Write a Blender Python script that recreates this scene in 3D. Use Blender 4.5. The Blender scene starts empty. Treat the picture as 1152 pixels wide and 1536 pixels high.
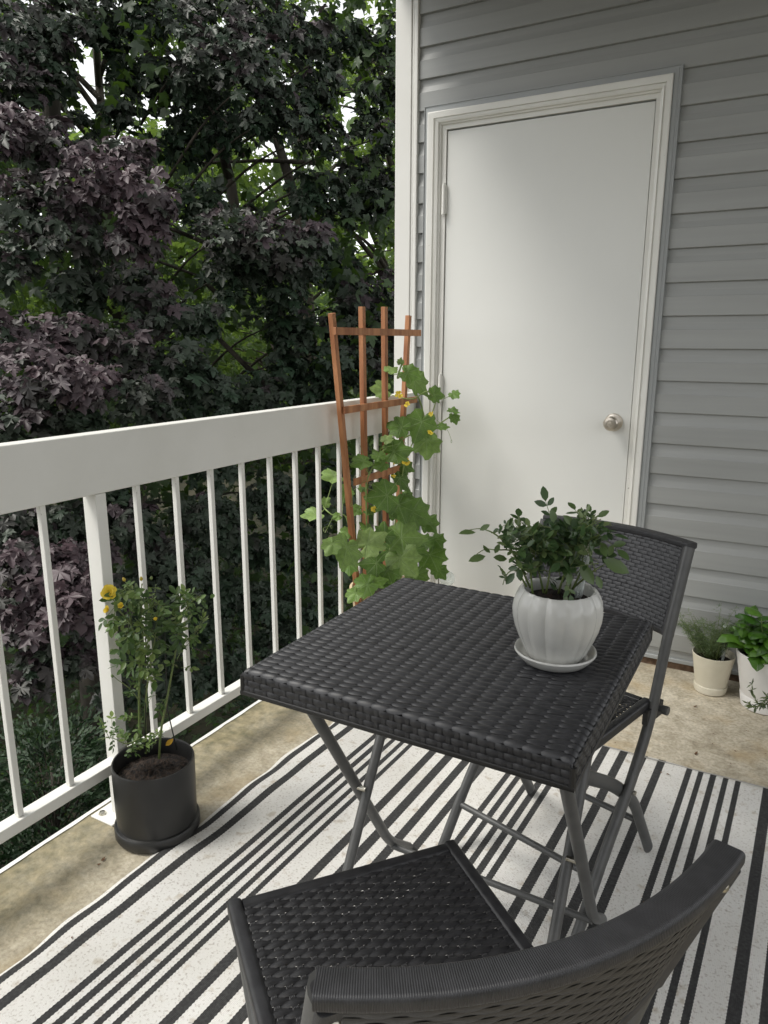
import bpy, math, random
import numpy as np
from mathutils import Vector, Matrix
random.seed(7); rng = np.random.default_rng(7)
PI = math.pi
scene = bpy.context.scene
COL = scene.collection

# ------------------------------------------------------------------ camera (solved from the photograph)
FPX = 1096.96
PITCH, ROLL, YAW = math.radians(13.152973), math.radians(.1427), math.radians(29.20288)
CAM = np.array([1.44221, -2.87297, 1.24744])
_F = np.array([-math.sin(YAW)*math.cos(PITCH), math.cos(YAW)*math.cos(PITCH), -math.sin(PITCH)])
_R0 = np.array([math.cos(YAW), math.sin(YAW), 0.0]); _U0 = np.cross(_R0, _F)
RGT = math.cos(ROLL)*_R0 + math.sin(ROLL)*_U0
UPV = -math.sin(ROLL)*_R0 + math.cos(ROLL)*_U0

def ray(u, v): return _F + RGT*(u-576)/FPX - UPV*(v-768)/FPX
def at(u, v, ax, val):            # point of a view ray on the plane axis = val
    d = ray(u, v); k = 'xyz'.index(ax)
    return CAM + d*(val-CAM[k])/d[k]
def atd(u, v, depth): return CAM + ray(u, v)*depth
def atv(u, v, P):                 # point on the upright plane through P that faces the viewer
    n = np.array([P[0]-CAM[0], P[1]-CAM[1], 0.0]); n /= np.linalg.norm(n)
    d = ray(u, v); t = ((np.array([P[0], P[1], 0.])-CAM)@n)/(d@n)
    return CAM + t*d
def proj(X):
    d = np.asarray(X)-CAM; w = d@_F
    return 576+FPX*(d@RGT)/w, 768-FPX*(d@UPV)/w
def nz(v):
    v = np.asarray(v, float); return v/max(np.linalg.norm(v), 1e-9)

cam = bpy.data.objects.new('camera', bpy.data.cameras.new('camera'))
COL.objects.link(cam)
cam.data.sensor_fit = 'HORIZONTAL'; cam.data.sensor_width = 36
cam.data.lens = FPX/1152*36
cam.data.clip_start = .02; cam.data.clip_end = 2000
cam.matrix_world = Matrix(((RGT[0], UPV[0], -_F[0], CAM[0]), (RGT[1], UPV[1], -_F[1], CAM[1]), (RGT[2], UPV[2], -_F[2], CAM[2]), (0, 0, 0, 1)))
scene.camera = cam

# ------------------------------------------------------------------ materials
def mat(name, c1, c2=None, scale=8., rough=.5, bump=0., bscale=None, detail=5., stretch=None, metal=0., spec=.5, coord='Object', ramp=(.35, .65), bdist=.002, rrange=0.):
    m = bpy.data.materials.new(name); m.use_nodes = True
    nt = m.node_tree; b = nt.nodes['Principled BSDF']
    b.inputs['Roughness'].default_value = rough; b.inputs['Metallic'].default_value = metal
    b.inputs['Specular IOR Level'].default_value = spec
    tc = nt.nodes.new('ShaderNodeTexCoord'); mp = nt.nodes.new('ShaderNodeMapping')
    nt.links.new(tc.outputs[coord], mp.inputs[0])
    if stretch: mp.inputs['Scale'].default_value = stretch
    if c2 is None: b.inputs['Base Color'].default_value = (*c1, 1)
    else:
        n = nt.nodes.new('ShaderNodeTexNoise'); n.inputs['Scale'].default_value = scale; n.inputs['Detail'].default_value = detail
        nt.links.new(mp.outputs[0], n.inputs['Vector'])
        r = nt.nodes.new('ShaderNodeValToRGB')
        r.color_ramp.elements[0].position = ramp[0]; r.color_ramp.elements[1].position = ramp[1]
        r.color_ramp.elements[0].color = (*c1, 1); r.color_ramp.elements[1].color = (*c2, 1)
        nt.links.new(n.outputs[0], r.inputs[0]); nt.links.new(r.outputs[0], b.inputs['Base Color'])
        if rrange:
            mr = nt.nodes.new('ShaderNodeMapRange'); mr.inputs[3].default_value = rough-rrange; mr.inputs[4].default_value = rough+rrange
            nt.links.new(n.outputs[0], mr.inputs[0]); nt.links.new(mr.outputs[0], b.inputs['Roughness'])
    if bump:
        n2 = nt.nodes.new('ShaderNodeTexNoise'); n2.inputs['Scale'].default_value = bscale or scale*6; n2.inputs['Detail'].default_value = 6
        nt.links.new(mp.outputs[0], n2.inputs['Vector'])
        bp = nt.nodes.new('ShaderNodeBump'); bp.inputs['Strength'].default_value = bump; bp.inputs['Distance'].default_value = bdist
        nt.links.new(n2.outputs[0], bp.inputs['Height']); nt.links.new(bp.outputs[0], b.inputs['Normal'])
    return m

def rib_mat(name, c, freq, rough=.45):
    m = mat(name, c, tuple(x*1.5 for x in c), 60, rough)
    nt = m.node_tree; b = nt.nodes['Principled BSDF']
    uv = nt.nodes.new('ShaderNodeUVMap'); sp = nt.nodes.new('ShaderNodeSeparateXYZ')
    nt.links.new(uv.outputs[0], sp.inputs[0])
    a = nt.nodes.new('ShaderNodeMath'); a.operation = 'MULTIPLY'; a.inputs[1].default_value = 2*PI*freq
    s = nt.nodes.new('ShaderNodeMath'); s.operation = 'SINE'
    nt.links.new(sp.outputs[0], a.inputs[0]); nt.links.new(a.outputs[0], s.inputs[0])
    bp = nt.nodes.new('ShaderNodeBump'); bp.inputs['Strength'].default_value = .6; bp.inputs['Distance'].default_value = .0004
    nt.links.new(s.outputs[0], bp.inputs['Height']); nt.links.new(bp.outputs[0], b.inputs['Normal'])
    return m

def leaf_mat(name, cols, rough=.45, trans=.3, tcol=None, spec=.5, vein=0., bump=.0):
    m = bpy.data.materials.new(name); m.use_nodes = True
    nt = m.node_tree; b = nt.nodes['Principled BSDF']; out = nt.nodes['Material Output']
    b.inputs['Roughness'].default_value = rough; b.inputs['Specular IOR Level'].default_value = spec
    at_ = nt.nodes.new('ShaderNodeAttribute'); at_.attribute_name = 'rnd'
    r = nt.nodes.new('ShaderNodeValToRGB'); cr = r.color_ramp
    cr.elements[0].position = cols[0][0]; cr.elements[0].color = (*cols[0][1], 1)
    cr.elements[1].position = cols[-1][0]; cr.elements[1].color = (*cols[-1][1], 1)
    for p, c in cols[1:-1]:
        e = cr.elements.new(p); e.color = (*c, 1)
    nt.links.new(at_.outputs['Fac'], r.inputs[0])
    col = r.outputs[0]
    if bump or vein:
        tc = nt.nodes.new('ShaderNodeTexCoord'); n = nt.nodes.new('ShaderNodeTexNoise')
        n.inputs['Scale'].default_value = vein or 60; n.inputs['Detail'].default_value = 4
        nt.links.new(tc.outputs['Object'], n.inputs['Vector'])
        mx = nt.nodes.new('ShaderNodeMixRGB'); mx.blend_type = 'MULTIPLY'; mx.inputs[0].default_value = .6
        rr = nt.nodes.new('ShaderNodeValToRGB'); rr.color_ramp.elements[0].position = .3; rr.color_ramp.elements[1].position = .7
        rr.color_ramp.elements[0].color = (.55, .6, .5, 1); rr.color_ramp.elements[1].color = (1.15, 1.15, 1.1, 1)
        nt.links.new(n.outputs[0], rr.inputs[0]); nt.links.new(col, mx.inputs[1]); nt.links.new(rr.outputs[0], mx.inputs[2]); col = mx.outputs[0]
        if bump:
            bp = nt.nodes.new('ShaderNodeBump'); bp.inputs['Strength'].default_value = bump; bp.inputs['Distance'].default_value = .002
            nt.links.new(n.outputs[0], bp.inputs['Height']); nt.links.new(bp.outputs[0], b.inputs['Normal'])
    nt.links.new(col, b.inputs['Base Color'])
    t = nt.nodes.new('ShaderNodeBsdfTranslucent'); mix = nt.nodes.new('ShaderNodeMixShader'); mix.inputs[0].default_value = trans
    if tcol: t.inputs[0].default_value = (*tcol, 1)
    else: nt.links.new(col, t.inputs[0])
    nt.links.new(b.outputs[0], mix.inputs[1]); nt.links.new(t.outputs[0], mix.inputs[2]); nt.links.new(mix.outputs[0], out.inputs[0])
    return m

def clear_mat(name, tint=(.95, .97, .96), rough=.03):
    m = bpy.data.materials.new(name); m.use_nodes = True
    nt = m.node_tree; b = nt.nodes['Principled BSDF']; out = nt.nodes['Material Output']
    b.inputs['Base Color'].default_value = (.85, .9, .88, 1); b.inputs['Roughness'].default_value = .08
    tr = nt.nodes.new('ShaderNodeBsdfTransparent'); tr.inputs[0].default_value = (*tint, 1)
    fr = nt.nodes.new('ShaderNodeLayerWeight'); fr.inputs[0].default_value = .35
    mr = nt.nodes.new('ShaderNodeMapRange'); mr.inputs[3].default_value = .22; mr.inputs[4].default_value = .85
    mix = nt.nodes.new('ShaderNodeMixShader')
    nt.links.new(fr.outputs['Facing'], mr.inputs[0]); nt.links.new(mr.outputs[0], mix.inputs[0])
    nt.links.new(tr.outputs[0], mix.inputs[1]); nt.links.new(b.outputs[0], mix.inputs[2]); nt.links.new(mix.outputs[0], out.inputs[0])
    return m

# ------------------------------------------------------------------ mesh building
class MB:
    def __init__(s): s.v = []; s.f = []; s.uv = {}
    def add(s, vs, fs, uvs=None):
        o = len(s.v); s.v += [tuple(map(float, p)) for p in vs]
        for k, f in enumerate(fs):
            if uvs is not None: s.uv[len(s.f)] = [uvs[i] for i in f]
            s.f.append(tuple(i+o for i in f))
    def box(s, x0, x1, y0, y1, z0, z1):
        s.add([(x0, y0, z0), (x1, y0, z0), (x1, y1, z0), (x0, y1, z0), (x0, y0, z1), (x1, y0, z1), (x1, y1, z1), (x0, y1, z1)],
              [(3, 2, 1, 0), (4, 5, 6, 7), (0, 1, 5, 4), (1, 2, 6, 5), (2, 3, 7, 6), (3, 0, 4, 7)])
    def sweep(s, path, sec, up=(0, 0, 1), caps=True, closed=False, secs=None):
        path = [np.asarray(p, float) for p in path]; n = len(path); k = len(sec); vs = []; uvs = []; L = 0
        for i, p in enumerate(path):
            if closed: t = nz(path[(i+1) % n]-path[i-1])
            else: t = nz(path[min(i+1, n-1)]-path[max(i-1, 0)])
            if i: L += np.linalg.norm(p-path[i-1])
            a = np.asarray(up, float)
            if abs(a@t) > .97: a = np.array([1., 0, 0]) if abs(t[0]) < .8 else np.array([0, 1., 0])
            r = nz(np.cross(t, a)); w = np.cross(r, t)
            sc = secs[i] if secs is not None else 1.
            for j, (x, y) in enumerate(sec):
                vs.append(p+r*x*sc+w*y*sc); uvs.append((L, j/k))
        fs = []
        for i in range(n if closed else n-1):
            for j in range(k):
                a, b = i*k+j, i*k+(j+1) % k; c, d = ((i+1) % n)*k+(j+1) % k, ((i+1) % n)*k+j
                fs.append((a, b, c, d))
        if caps and not closed:
            fs.append(tuple(range(k-1, -1, -1))); fs.append(tuple(range((n-1)*k, n*k)))
        s.add(vs, fs, uvs)
    def tube(s, path, r, seg=10, caps=True, ry=None, up=(0, 0, 1), closed=False):
        rs = None; r0 = r
        if isinstance(r, (list, tuple, np.ndarray)): r0 = 1.; rs = r
        sec = [(r0*math.cos(2*PI*j/seg), (ry or r0)*math.sin(2*PI*j/seg)) for j in range(seg)]
        s.sweep(path, sec, up, caps, closed, rs)
    def lathe(s, prof, c=(0, 0, 0), seg=48, axis='z', flute=None):
        vs = []
        for i, (r, h) in enumerate(prof):
            for j in range(seg):
                a = 2*PI*j/seg; rr = r*(1+(flute(a, i) if flute else 0))
                p = (rr*math.cos(a), rr*math.sin(a), h) if axis == 'z' else (rr*math.cos(a), -h, rr*math.sin(a))
                vs.append((c[0]+p[0], c[1]+p[1], c[2]+p[2]))
        n = len(prof); fs = []
        for i in range(n-1):
            for j in range(seg):
                q = (i*seg+j, i*seg+(j+1) % seg, (i+1)*seg+(j+1) % seg, (i+1)*seg+j)
                fs.append(q if axis == 'z' else q)
        if prof[0][0] > 1e-4: pass
        s.add(vs, fs)
    def blob(s, c, r, seg=10, rings=6, sq=(1, 1, 1), jit=0):
        vs = []; fs = []
        for i in range(rings+1):
            th = PI*i/rings
            for j in range(seg):
                a = 2*PI*j/seg; q = 1+jit*(random.random()-.5)
                vs.append((c[0]+r*sq[0]*math.sin(th)*math.cos(a)*q, c[1]+r*sq[1]*math.sin(th)*math.sin(a)*q, c[2]+r*sq[2]*math.cos(th)*q))
        for i in range(rings):
            for j in range(seg): fs.append((i*seg+j, (i+1)*seg+j, (i+1)*seg+(j+1) % seg, i*seg+(j+1) % seg))
        s.add(vs, fs)
    def build(s, name, m, parent=None, smooth=35, bevel=0., loc=None):
        me = bpy.data.meshes.new(name); me.from_pydata(s.v, [], s.f)
        if s.uv:
            l = me.uv_layers.new(name='UVMap')
            for pi_, p in enumerate(me.polygons):
                if pi_ in s.uv:
                    for q, li in enumerate(p.loop_indices): l.data[li].uv = s.uv[pi_][q]
        return link(name, me, m, parent, smooth, bevel, loc)

def link(name, me, m, parent=None, smooth=35, bevel=0., loc=None):
    if isinstance(m, (list, tuple)):
        for q in m: me.materials.append(q)
    else: me.materials.append(m)
    if smooth:
        me.polygons.foreach_set('use_smooth', np.ones(len(me.polygons), bool))
        if smooth < 180: me.set_sharp_from_angle(angle=math.radians(smooth))
    o = bpy.data.objects.new(name, me); COL.objects.link(o)
    if parent is not None: o.parent = parent
    if loc is not None: o.location = loc
    if bevel:
        b = o.modifiers.new('bevel', 'BEVEL'); b.width = bevel; b.segments = 2; b.limit_method = 'ANGLE'; b.harden_normals = False
    return o

def thing(name, label, cat, loc=(0, 0, 0), rz=0., group=None):
    o = bpy.data.objects.new(name, None); COL.objects.link(o); o.empty_display_size = .1
    o.location = loc; o.rotation_euler = (0, 0, rz)
    return tag(o, label, cat, group)
def tag(o, label=None, cat=None, group=None, kind=None):
    if label: o['label'] = label
    if cat: o['category'] = cat
    if group: o['group'] = group
    if kind: o['kind'] = kind
    return o
def copy_tree(o, parent=None):
    c = o.copy(); COL.objects.link(c)
    if parent is not None: c.parent = parent
    for ch in [q for q in bpy.data.objects if q.parent == o]: copy_tree(ch, c)
    return c

def leaves(name, m, parent, tmpl, pos, tip, nrm, size, rnd=None, smooth=0, uv=False, jit=0.):
    V, Fs = tmpl; V = np.asarray(V, float); Fs = np.asarray(Fs, int)
    pos = np.asarray(pos, float); N = len(pos)
    x = np.asarray(tip, float); x = x/np.maximum(np.linalg.norm(x, axis=1, keepdims=True), 1e-6)
    z = np.asarray(nrm, float); z = z-(z*x).sum(1, keepdims=True)*x; z = z/np.maximum(np.linalg.norm(z, axis=1, keepdims=True), 1e-6)
    y = np.cross(z, x); size = np.asarray(size, float).reshape(N, 1, 1) if np.ndim(size) else np.full((N, 1, 1), size)
    curl = rng.uniform(.4, 1.6, (N, 1, 1))
    P = pos[:, None, :]+size*(V[None, :, 0:1]*x[:, None, :]+V[None, :, 1:2]*y[:, None, :]+V[None, :, 2:3]*curl*z[:, None, :])
    if jit: P = P+rng.normal(0, jit, P.shape)*size
    k = len(V); A = (Fs[None]+np.arange(N)[:, None, None]*k).reshape(-1, Fs.shape[1])
    me = bpy.data.meshes.new(name)
    me.vertices.add(N*k); me.vertices.foreach_set('co', P.reshape(-1).astype(np.float32))
    nf, w = A.shape
    me.loops.add(nf*w); me.loops.foreach_set('vertex_index', A.reshape(-1).astype(np.int32))
    me.polygons.add(nf); me.polygons.foreach_set('loop_start', (np.arange(nf)*w).astype(np.int32))
    me.update(calc_edges=True)
    if rnd is None: rnd = rng.random(N)
    at_ = me.attributes.new('rnd', 'FLOAT', 'FACE'); at_.data.foreach_set('value', np.repeat(np.asarray(rnd), len(Fs)).astype(np.float32))
    if uv:
        l = me.uv_layers.new(name='UVMap'); l.data.foreach_set('uv', np.tile(V[Fs.reshape(-1)][:, :2], (N, 1)).reshape(-1).astype(np.float32))
    me.validate()
    return link(name, me, m, parent, smooth)

def fan(outline, center, cz=0.):
    n = len(outline); V = [center]+list(outline)
    return V, [(0, 1+i, 1+(i+1) % n) for i in range(n)]
def mirror(half):                 # half outline from the base to the tip, x along the leaf
    return half+[(x, -y, z) for x, y, z in reversed(half[1:-1])]
MAPLE = fan(mirror([(0, 0, 0), (-.08, .12, -.02), (-.17, .22, -.06), (-.10, .40, -.12), (.02, .35, -.02), (.13, .30, .04), (.15, .48, -.03), (.24, .55, -.08), (.33, .52, -.03), (.53, .74, -.18), (.51, .52, -.04), (.58, .46, -.08), (.43, .21, .07), (.58, .24, .02), (.63, .36, -.08), (.72, .18, -.02), (.84, .19, -.08), (1.04, 0, -.22)]), (.27, 0, -.03))
MAPLE_OLD = fan(mirror([(0, 0, 0), (-.09, .15, -.02), (-.13, .38, -.10), (.05, .33, .0), (.12, .52, -.05), (.26, .54, -.04), (.50, .70, -.16), (.49, .47, -.02), (.43, .22, .05), (.62, .34, -.02), (.72, .17, -.02), (1.02, 0, -.20)]), (.26, 0, -.02))
SIMPLE = fan(mirror([(0, 0, 0), (-.06, .35, -.06), (.18, .42, 0), (.45, .6, -.1), (.42, .22, .03), (.65, .25, 0), (1, 0, -.15)]), (.25, 0, 0))
OVATE = ([(0, 0, 0), (.25, .2, .03), (.55, .25, .03), (.82, .15, -.01), (1, 0, -.07), (.82, -.15, -.01), (.55, -.25, .03), (.25, -.2, .03), (.3, 0, -.03), (.6, 0, -.03)],
         [(0, 8, 1), (8, 9, 2), (8, 2, 1), (9, 3, 2), (9, 4, 3), (9, 5, 4), (9, 6, 5), (9, 8, 6), (8, 7, 6), (8, 0, 7)])

# ------------------------------------------------------------------ palette
M = {}
M['white_paint'] = mat('white_paint', (.66, .655, .615), (.70, .695, .66), 3, .45, .15, 60, bdist=.001)
M['rail_paint'] = mat('rail_paint', (.68, .675, .63), (.725, .72, .68), 5, .5, .25, 55, detail=8, bdist=.0015)
M['door_paint'] = mat('door_paint', (.675, .68, .65), (.71, .715, .685), 1.6, .62, .2, 130, bdist=.0006, spec=.3)
M['siding'] = mat('siding_vinyl', (.285, .293, .284), (.325, .333, .324), 3, .5, .35, 14, stretch=(.25, 1, 6), bdist=.0008)
M['channel'] = mat('channel_vinyl', (.30, .315, .315), (.33, .345, .345), 4, .45)
def add_specks(m, scale, thr, c, amount=.7):
    nt = m.node_tree; N = nt.nodes; L = nt.links; b = N['Principled BSDF']
    tc = N.new('ShaderNodeTexCoord'); n = N.new('ShaderNodeTexNoise'); n.inputs['Scale'].default_value = scale; n.inputs['Detail'].default_value = 5; n.inputs['Roughness'].default_value = .7
    L.new(tc.outputs['Object'], n.inputs['Vector']); r = N.new('ShaderNodeValToRGB'); e = r.color_ramp.elements; e[0].position = thr; e[0].color = (0, 0, 0, 1); e[1].position = thr+.03; e[1].color = (amount,)*3+(1,)
    L.new(n.outputs[0], r.inputs[0]); src = b.inputs['Base Color'].links[0].from_socket; mx = N.new('ShaderNodeMixRGB'); L.new(r.outputs[0], mx.inputs[0]); L.new(src, mx.inputs[1]); mx.inputs[2].default_value = (*c, 1); L.new(mx.outputs[0], b.inputs['Base Color'])
add_specks(M['rail_paint'], 42, .695, (.22, .20, .16)); add_specks(M['white_paint'], 30, .72, (.32, .30, .26), .5); add_specks(M['door_paint'], 60, .76, (.45, .44, .40), .5)
M['ceiling'] = mat('ceiling_paint', (.34, .32, .28), (.38, .36, .32), 3, .7)
M['nickel'] = mat('satin_nickel', (.52, .47, .40), (.62, .57, .50), 30, .3, metal=1.)
M['wicker'] = mat('charcoal_wicker', (.022, .0225, .025), (.038, .0385, .042), 45, .43, .25, 420, bdist=.0004)
M['wrap'] = rib_mat('charcoal_wrap', (.027, .027, .029), 540)
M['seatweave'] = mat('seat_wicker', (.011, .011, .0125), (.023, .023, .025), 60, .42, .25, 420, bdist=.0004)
M['metal'] = mat('powder_coat', (.062, .063, .062), (.082, .083, .081), 30, .42, .1, 300, bdist=.0003)
M['dark'] = mat('black_plastic', (.012, .012, .012), (.02, .02, .02), 20, .5)
M['rivet'] = mat('rivet_steel', (.6, .58, .5), (.45, .42, .35), 60, .3, metal=1.)
M['cedar'] = mat('cedar_wood', (.24, .085, .028), (.44, .20, .085), 6, .6, .4, 40, stretch=(6, 6, .7), bdist=.001)
M['black_ceramic'] = mat('black_ceramic', (.016, .016, .016), (.024, .024, .023), 9, .38, .05, 80, spec=.5)
M['white_glaze'] = mat('white_glaze', (.45, .45, .425), (.58, .58, .55), 7, .16, .1, 26, bdist=.001)
M['cream_pot'] = mat('cream_pot_paint', (.60, .56, .44), (.68, .64, .53), 8, .55, .15, 80, bdist=.0006)
M['white_pot'] = mat('white_pot_paint', (.70, .69, .67), (.78, .77, .75), 5, .5, .12, 120, bdist=.0006)
M['soil'] = mat('potting_soil', (.008, .006, .005), (.05, .032, .022), 110, .9, 1., 160, bdist=.006, ramp=(.4, .7))
M['stem'] = mat('green_stem', (.09, .14, .035), (.15, .19, .06), 40, .5)
M['vine'] = mat('vine_stem', (.16, .24, .06), (.24, .32, .10), 40, .5)
M['bark'] = mat('maple_bark', (.022, .018, .013), (.07, .06, .045), 9, .85, .8, 30, stretch=(1, 1, .3), bdist=.02)
M['yellow'] = leaf_mat('yellow_petal', [(0, (.78, .58, .04)), (1, (.86, .70, .09))], .55, .1)
M['petal_bud'] = leaf_mat('bud_petal', [(0, (.55, .42, .05)), (1, (.70, .50, .06))], .5, .2)
M['rose_leaf'] = leaf_mat('rose_leaf', [(0, (.045, .085, .026)), (.6, (.090, .16, .042)), (1, (.19, .26, .075))], .38, .25)
M['mini_leaf'] = leaf_mat('miniature_rose_leaf', [(0, (.030, .062, .022)), (.6, (.062, .115, .036)), (1, (.17, .23, .085))], .36, .2)
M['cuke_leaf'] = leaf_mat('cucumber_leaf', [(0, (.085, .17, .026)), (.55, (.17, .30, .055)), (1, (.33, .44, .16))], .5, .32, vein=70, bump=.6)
M['basil_leaf'] = leaf_mat('basil_leaf', [(0, (.04, .12, .012)), (1, (.11, .24, .03))], .3, .25, vein=60, bump=.5)
M['dill_leaf'] = leaf_mat('dill_leaf', [(0, (.07, .13, .05)), (1, (.20, .27, .11))], .6, .3)
M['sprig_leaf'] = leaf_mat('herb_leaf', [(0, (.06, .09, .05)), (1, (.16, .2, .07))], .5, .2)
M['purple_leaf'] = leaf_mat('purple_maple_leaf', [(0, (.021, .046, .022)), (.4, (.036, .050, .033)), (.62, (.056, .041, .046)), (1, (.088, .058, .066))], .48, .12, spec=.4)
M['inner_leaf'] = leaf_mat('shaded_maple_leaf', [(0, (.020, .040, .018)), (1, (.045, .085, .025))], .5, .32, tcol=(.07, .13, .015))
M['green_leaf'] = leaf_mat('green_maple_leaf', [(0, (.035, .075, .02)), (1, (.08, .14, .04))], .5, .5, tcol=(.19, .29, .05))
M['conifer'] = leaf_mat('arborvitae_leaf', [(0, (.007, .022, .007)), (1, (.018, .048, .012))], .6, .15)
M['clear'] = clear_mat('clear_plastic')
M['pale_plastic'] = mat('pale_plastic', (.7, .66, .58), (.76, .72, .66), 20, .4)
M['wire'] = mat('green_black_wire', (.012, .016, .013), (.02, .025, .02), 40, .5)
M['dry_leaf'] = mat('dry_leaf', (.10, .05, .025), (.22, .12, .06), 90, .8)
M['tag_yellow'] = mat('yellowed_leaf', (.55, .32, .03), (.68, .45, .06), 60, .6)
M['beige_pot'] = mat('terracotta_beige', (.42, .33, .2), (.5, .4, .26), 9, .7)
def add_veins(m, angles, c=(.42, .52, .24), w=.05):
    nt = m.node_tree; N = nt.nodes; L = nt.links; b = N['Principled BSDF']
    uv = N.new('ShaderNodeUVMap'); sp = N.new('ShaderNodeSeparateXYZ'); L.new(uv.outputs[0], sp.inputs[0])
    def mt(op, a, c_=None):
        x = N.new('ShaderNodeMath'); x.operation = op
        for i, q in enumerate((a, c_)):
            if q is None: continue
            if isinstance(q, (int, float)): x.inputs[i].default_value = q
            else: L.new(q, x.inputs[i])
        return x.outputs[0]
    ang = mt('ARCTAN2', sp.outputs[1], sp.outputs[0]); ab = mt('ABSOLUTE', ang)
    ln = N.new('ShaderNodeVectorMath'); ln.operation = 'LENGTH'; L.new(uv.outputs[0], ln.inputs[0]); rad = ln.outputs['Value']
    d = None
    for a in angles:
        q = mt('MULTIPLY', mt('ABSOLUTE', mt('SUBTRACT', ab, a)), rad); d = q if d is None else mt('MINIMUM', d, q)
    # side veins branching off the main ones
    br = mt('ABSOLUTE', mt('SINE', mt('ADD', mt('MULTIPLY', rad, 26.), mt('MULTIPLY', d, 30.))))
    f1 = mt('SUBTRACT', 1., mt('MINIMUM', mt('DIVIDE', d, w*.5), 1.)); f2 = mt('MULTIPLY', mt('LESS_THAN', br, .16), .35)
    f = mt('MINIMUM', mt('ADD', mt('MULTIPLY', f1, .8), f2), 1.)
    link0 = b.inputs['Base Color'].links[0].from_socket
    mx = N.new('ShaderNodeMixRGB'); L.new(f, mx.inputs[0]); L.new(link0, mx.inputs[1]); mx.inputs[2].default_value = (*c, 1); L.new(mx.outputs[0], b.inputs['Base Color'])
    old = b.inputs['Normal'].links[0].from_node if b.inputs['Normal'].links else None
    bp = N.new('ShaderNodeBump'); bp.inputs['Strength'].default_value = .7; bp.inputs['Distance'].default_value = .003; bp.invert = True
    L.new(mt('ADD', f1, f2), bp.inputs['Height'])
    if old: L.new(old.outputs[0], bp.inputs['Normal'])
    L.new(bp.outputs[0], b.inputs['Normal'])
add_veins(M['cuke_leaf'], (0, .8, 1.5, 2.3), (.30, .42, .17))

# ================================================================== SETTING
# --- balcony floor (concrete slab)
def concrete():
    m = bpy.data.materials.new('weathered_concrete'); m.use_nodes = True
    nt = m.node_tree; N = nt.nodes; L = nt.links; b = N['Principled BSDF']; b.inputs['Roughness'].default_value = .8
    tc = N.new('ShaderNodeTexCoord')
    def noise(s, d=6, rough=.55, v=None):
        n = N.new('ShaderNodeTexNoise'); n.inputs['Scale'].default_value = s; n.inputs['Detail'].default_value = d; n.inputs['Roughness'].default_value = rough
        L.new(v or tc.outputs['Object'], n.inputs['Vector']); return n.outputs[0]
    def ramp(i, p0, c0, p1, c1):
        r = N.new('ShaderNodeValToRGB'); e = r.color_ramp.elements; e[0].position = p0; e[1].position = p1; e[0].color = (*c0, 1); e[1].color = (*c1, 1)
        L.new(i, r.inputs[0]); return r.outputs[0]
    def mix(f, a, c, mode='MIX'):
        x = N.new('ShaderNodeMixRGB'); x.blend_type = mode
        if isinstance(f, float): x.inputs[0].default_value = f
        else: L.new(f, x.inputs[0])
        L.new(a, x.inputs[1]) if not isinstance(a, tuple) else setattr(x.inputs[1], 'default_value', (*a, 1))
        L.new(c, x.inputs[2]) if not isinstance(c, tuple) else setattr(x.inputs[2], 'default_value', (*c, 1))
        return x.outputs[0]
    base = ramp(noise(2.3), .3, (.46, .415, .325), .7, (.64, .59, .49))
    base = mix(.55, base, ramp(noise(95, 4), .32, (.48, .46, .43), .58, (1.05, 1.05, 1.03)), 'MULTIPLY')
    base = mix(.75, base, ramp(noise(17, 7, .7), .34, (.52, .48, .40), .60, (1.06, 1.05, 1.03)), 'MULTIPLY')
    base = mix(ramp(noise(5.2, 4), .52, (0, 0, 0), .72, (.65, .65, .65)), base, (.44, .33, .18))     # rust-tan stains
    # algae band along the open edge (x near -0.1)
    sp = N.new('ShaderNodeSeparateXYZ'); L.new(tc.outputs['Object'], sp.inputs[0])
    ad = N.new('ShaderNodeMath'); ad.operation = 'MULTIPLY_ADD'; L.new(noise(6, 6), ad.inputs[0]); ad.inputs[1].default_value = .34; L.new(sp.outputs[0], ad.inputs[2])
    al = ramp(ad.outputs[0], .10, (.9, .9, .9), .40, (0, 0, 0))
    base = mix(al, base, ramp(noise(30, 6), .35, (.075, .072, .034), .7, (.27, .23, .13)))
    # pale chipped patches and cracks
    base = mix(ramp(noise(9, 8, .7), .66, (0, 0, 0), .72, (.7, .7, .7)), base, (.52, .50, .44))
    L.new(base, b.inputs['Base Color'])
    bp = N.new('ShaderNodeBump'); bp.inputs['Strength'].default_value = .7; bp.inputs['Distance'].default_value = .004
    L.new(noise(70, 8, .65), bp.inputs['Height']); L.new(bp.outputs[0], b.inputs['Normal'])
    return m
M['concrete'] = concrete()
EX = -.105
mb = MB(); mb.box(EX+.006, 2.6, -5.2, .0, -.2, 0)
floor = mb.build('balcony_floor', M['concrete']); tag(floor, kind='structure')
# ragged white drip edge along the slab
mb = MB(); vs = []; n = 260
for i in range(n+1):
    y = -5.2+5.2*i/n; w = .008+.003*math.sin(i*.9)+random.uniform(-.003, .003); dx = -.012*max(0, (-y-1)/1.0)*.8
    vs += [(EX+.006+w*.4, y, .0025), (EX-.004, y, .0022), (EX-.004, y, -.2)]
mb.add(vs, [q for i in range(n) for q in [(i*3, i*3+1, i*3+4, i*3+3), (i*3+1, i*3+2, i*3+5, i*3+4)]])
mb.build('edge_strip', M['white_paint'], floor)

# --- ground far below, and the air above it (world)
mb = MB(); mb.box(-400, 400, -400, 400, -3.6, -3.4)
M['ground'] = mat('mulch_ground', (.018, .020, .010), (.05, .045, .025), 1.5, .95, .8, 8, bdist=.03)
tag(mb.build('ground', M['ground'], smooth=0), kind='structure')

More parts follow.
